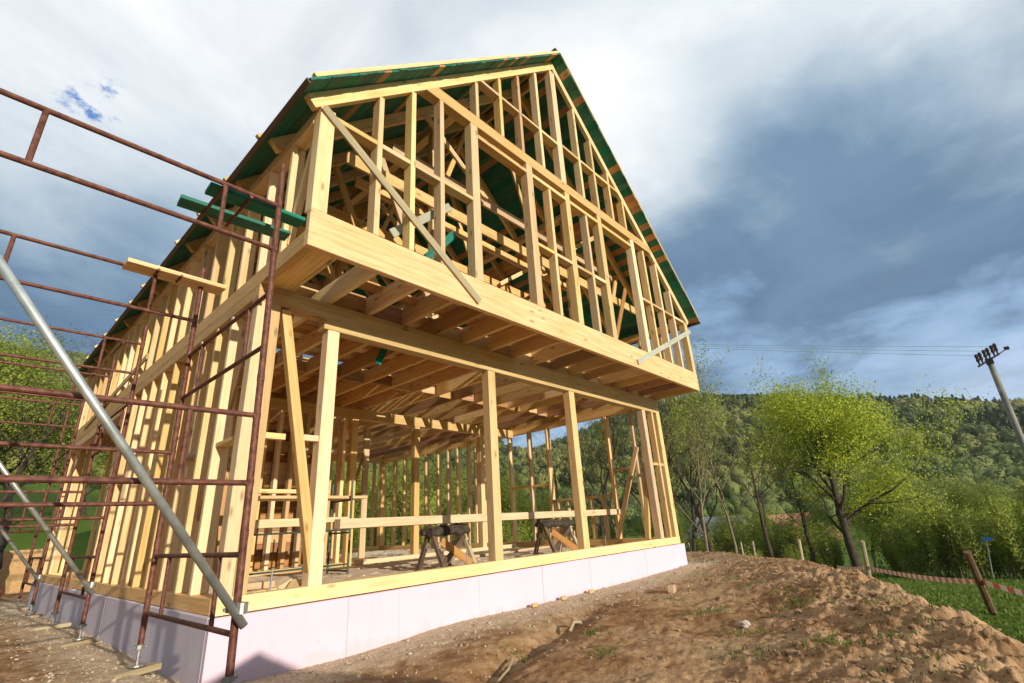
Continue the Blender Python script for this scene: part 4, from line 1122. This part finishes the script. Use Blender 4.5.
world = bpy.data.worlds.new('World'); scene.world = world; world.use_nodes = True
nt = NT(world.node_tree); bg = nt.n['Background']; out = nt.n['World Output']
sky = nt.node('ShaderNodeTexSky', sky_type='NISHITA', sun_disc=False)
sky.sun_elevation = math.asin(sun_dir.z); sky.sun_rotation = math.atan2(sun_dir.x, sun_dir.y)
nt.l.new(sky.outputs[0], bg.inputs[0]); bg.inputs[1].default_value = .12
d = nt.vmath('NORMALIZE', nt.node('ShaderNodeTexCoord').outputs['Generated'])
sp = nt.node('ShaderNodeSeparateXYZ'); nt.put(sp.inputs[0], d); el = sp.outputs[2]
# clouds: project on a high flat layer so that they shrink to the horizon
den = nt.math('ADD', nt.math('MAXIMUM', el, 0.0), .22)
cv = nt.node('ShaderNodeCombineXYZ'); nt.put(cv.inputs[0], nt.math('DIVIDE', sp.outputs[0], den)); nt.put(cv.inputs[1], nt.math('DIVIDE', sp.outputs[1], den))
big = nt.noise(nt.vmath('ADD', cv.outputs[0], (3.1, 1.7, 0)), 1.25, 7, .52, .25)
fine = nt.noise(nt.vmath('ADD', cv.outputs[0], (9.1, 4.7, 0)), 2.6, 7, .6, .3)
wob = nt.math('ADD', nt.math('MULTIPLY_ADD', big, .80, -.40), nt.math('MULTIPLY_ADD', fine, .34, -.17))
e2 = nt.math('ADD', el, wob)
def blob(v, inner, outer, amt):
    global e2
    k_ = nt.sstep(nt.vmath('DOT_PRODUCT', d, Vector(v).normalized()), math.cos(R(outer)), math.cos(R(inner)))
    e2 = nt.math('ADD', e2, nt.math('MULTIPLY', k_, amt))
blob((.663, .378, .647), 2, 17, .16)
blob((.056, .732, .679), 2, 24, .20)
blob((.36, .58, .73), 2, 20, .08)
blob((.98, .062, .28), 3, 28, -.16)
blob((.12, .93, .38), 3, 22, -.06)
blob((.815, .07, .56), 3, 15, -.05)
blob((.88, -.15, .45), 3, 22, .05)
# storm layer: grey-white overhead, slate blue lower down, thinning to pale blue at the horizon
cl = nt.ramp(e2, [(.0, (.44, .58, .80)), (.12, (.30, .46, .68)), (.22, (.135, .235, .37)), (.36, (.15, .25, .38)), (.48, (.30, .41, .53)), (.60, (.52, .61, .69)), (.74, (.66, .73, .79)), (.92, (.88, .90, .92))])
bright = nt.sstep(fine, .5, .72)
cl = nt.mix(nt.math('MULTIPLY', bright, nt.math('MULTIPLY', nt.sstep(el, .42, .75), .55)), cl, (.86, .90, .93))
fine2 = nt.noise(nt.vmath('ADD', cv.outputs[0], (1.3, 8.2, 0)), 1.5, 7, .6, .8)
cl = nt.mix(1.0, cl, nt.ramp(fine2, [(.30, (.76, .79, .83)), (.5, (.98, .99, 1.0)), (.68, (1.20, 1.17, 1.13))]), 'MULTIPLY')
# a small gap of clear blue, and the unseen sky behind the viewer dimmed to lower the fill light
gap = nt.math('MULTIPLY', nt.sstep(nt.vmath('DOT_PRODUCT', d, Vector((.014, .794, .608)).normalized()), math.cos(R(3.2)), math.cos(R(.2))), nt.sstep(nt.noise(cv.outputs[0], 11, 5, .65), .50, .62))
cl = nt.mix(gap, cl, (.10, .26, .60))
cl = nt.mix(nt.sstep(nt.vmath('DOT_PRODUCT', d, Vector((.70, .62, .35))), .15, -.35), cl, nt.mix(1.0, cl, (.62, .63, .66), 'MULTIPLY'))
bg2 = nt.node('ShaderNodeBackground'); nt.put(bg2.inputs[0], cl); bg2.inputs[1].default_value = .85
# openings where the blue shows, mostly near the horizon
hole = nt.math('MULTIPLY', nt.sstep(fine, .56, .40), nt.math('SUBTRACT', 1.0, nt.sstep(el, .10, .30)))
hd = Vector((.10, .86, .50)).normalized()
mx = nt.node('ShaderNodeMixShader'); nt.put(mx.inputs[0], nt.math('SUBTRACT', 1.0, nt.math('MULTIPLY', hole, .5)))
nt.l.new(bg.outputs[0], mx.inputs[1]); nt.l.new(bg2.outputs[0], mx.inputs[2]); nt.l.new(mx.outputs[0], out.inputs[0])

cam = bpy.data.cameras.new('camera'); co = bpy.data.objects.new('camera', cam); COL.objects.link(co); scene.camera = co
r_v = Vector((.67445054, -.73612865, -.05684255)); u_v = Vector((-.22252368, -.27607968, .93502044)); f_v = Vector((.70398841, .61797623, .35000815))
mw = Matrix((r_v, u_v, -f_v)).transposed().to_4x4(); mw.translation = CAMP; co.matrix_world = mw
cam.sensor_width = 36; cam.lens = 488.12 * 36 / 1024; cam.clip_start = .05; cam.clip_end = 6000
vs = scene.view_settings; vs.view_transform = 'Standard'; vs.look = 'None'; vs.gamma = 1.0; vs.exposure = 0.34; vs.use_curve_mapping = False
scene.render.engine = 'CYCLES'
scene.cycles.max_bounces = 9; scene.cycles.diffuse_bounces = 7; scene.cycles.transparent_max_bounces = 4
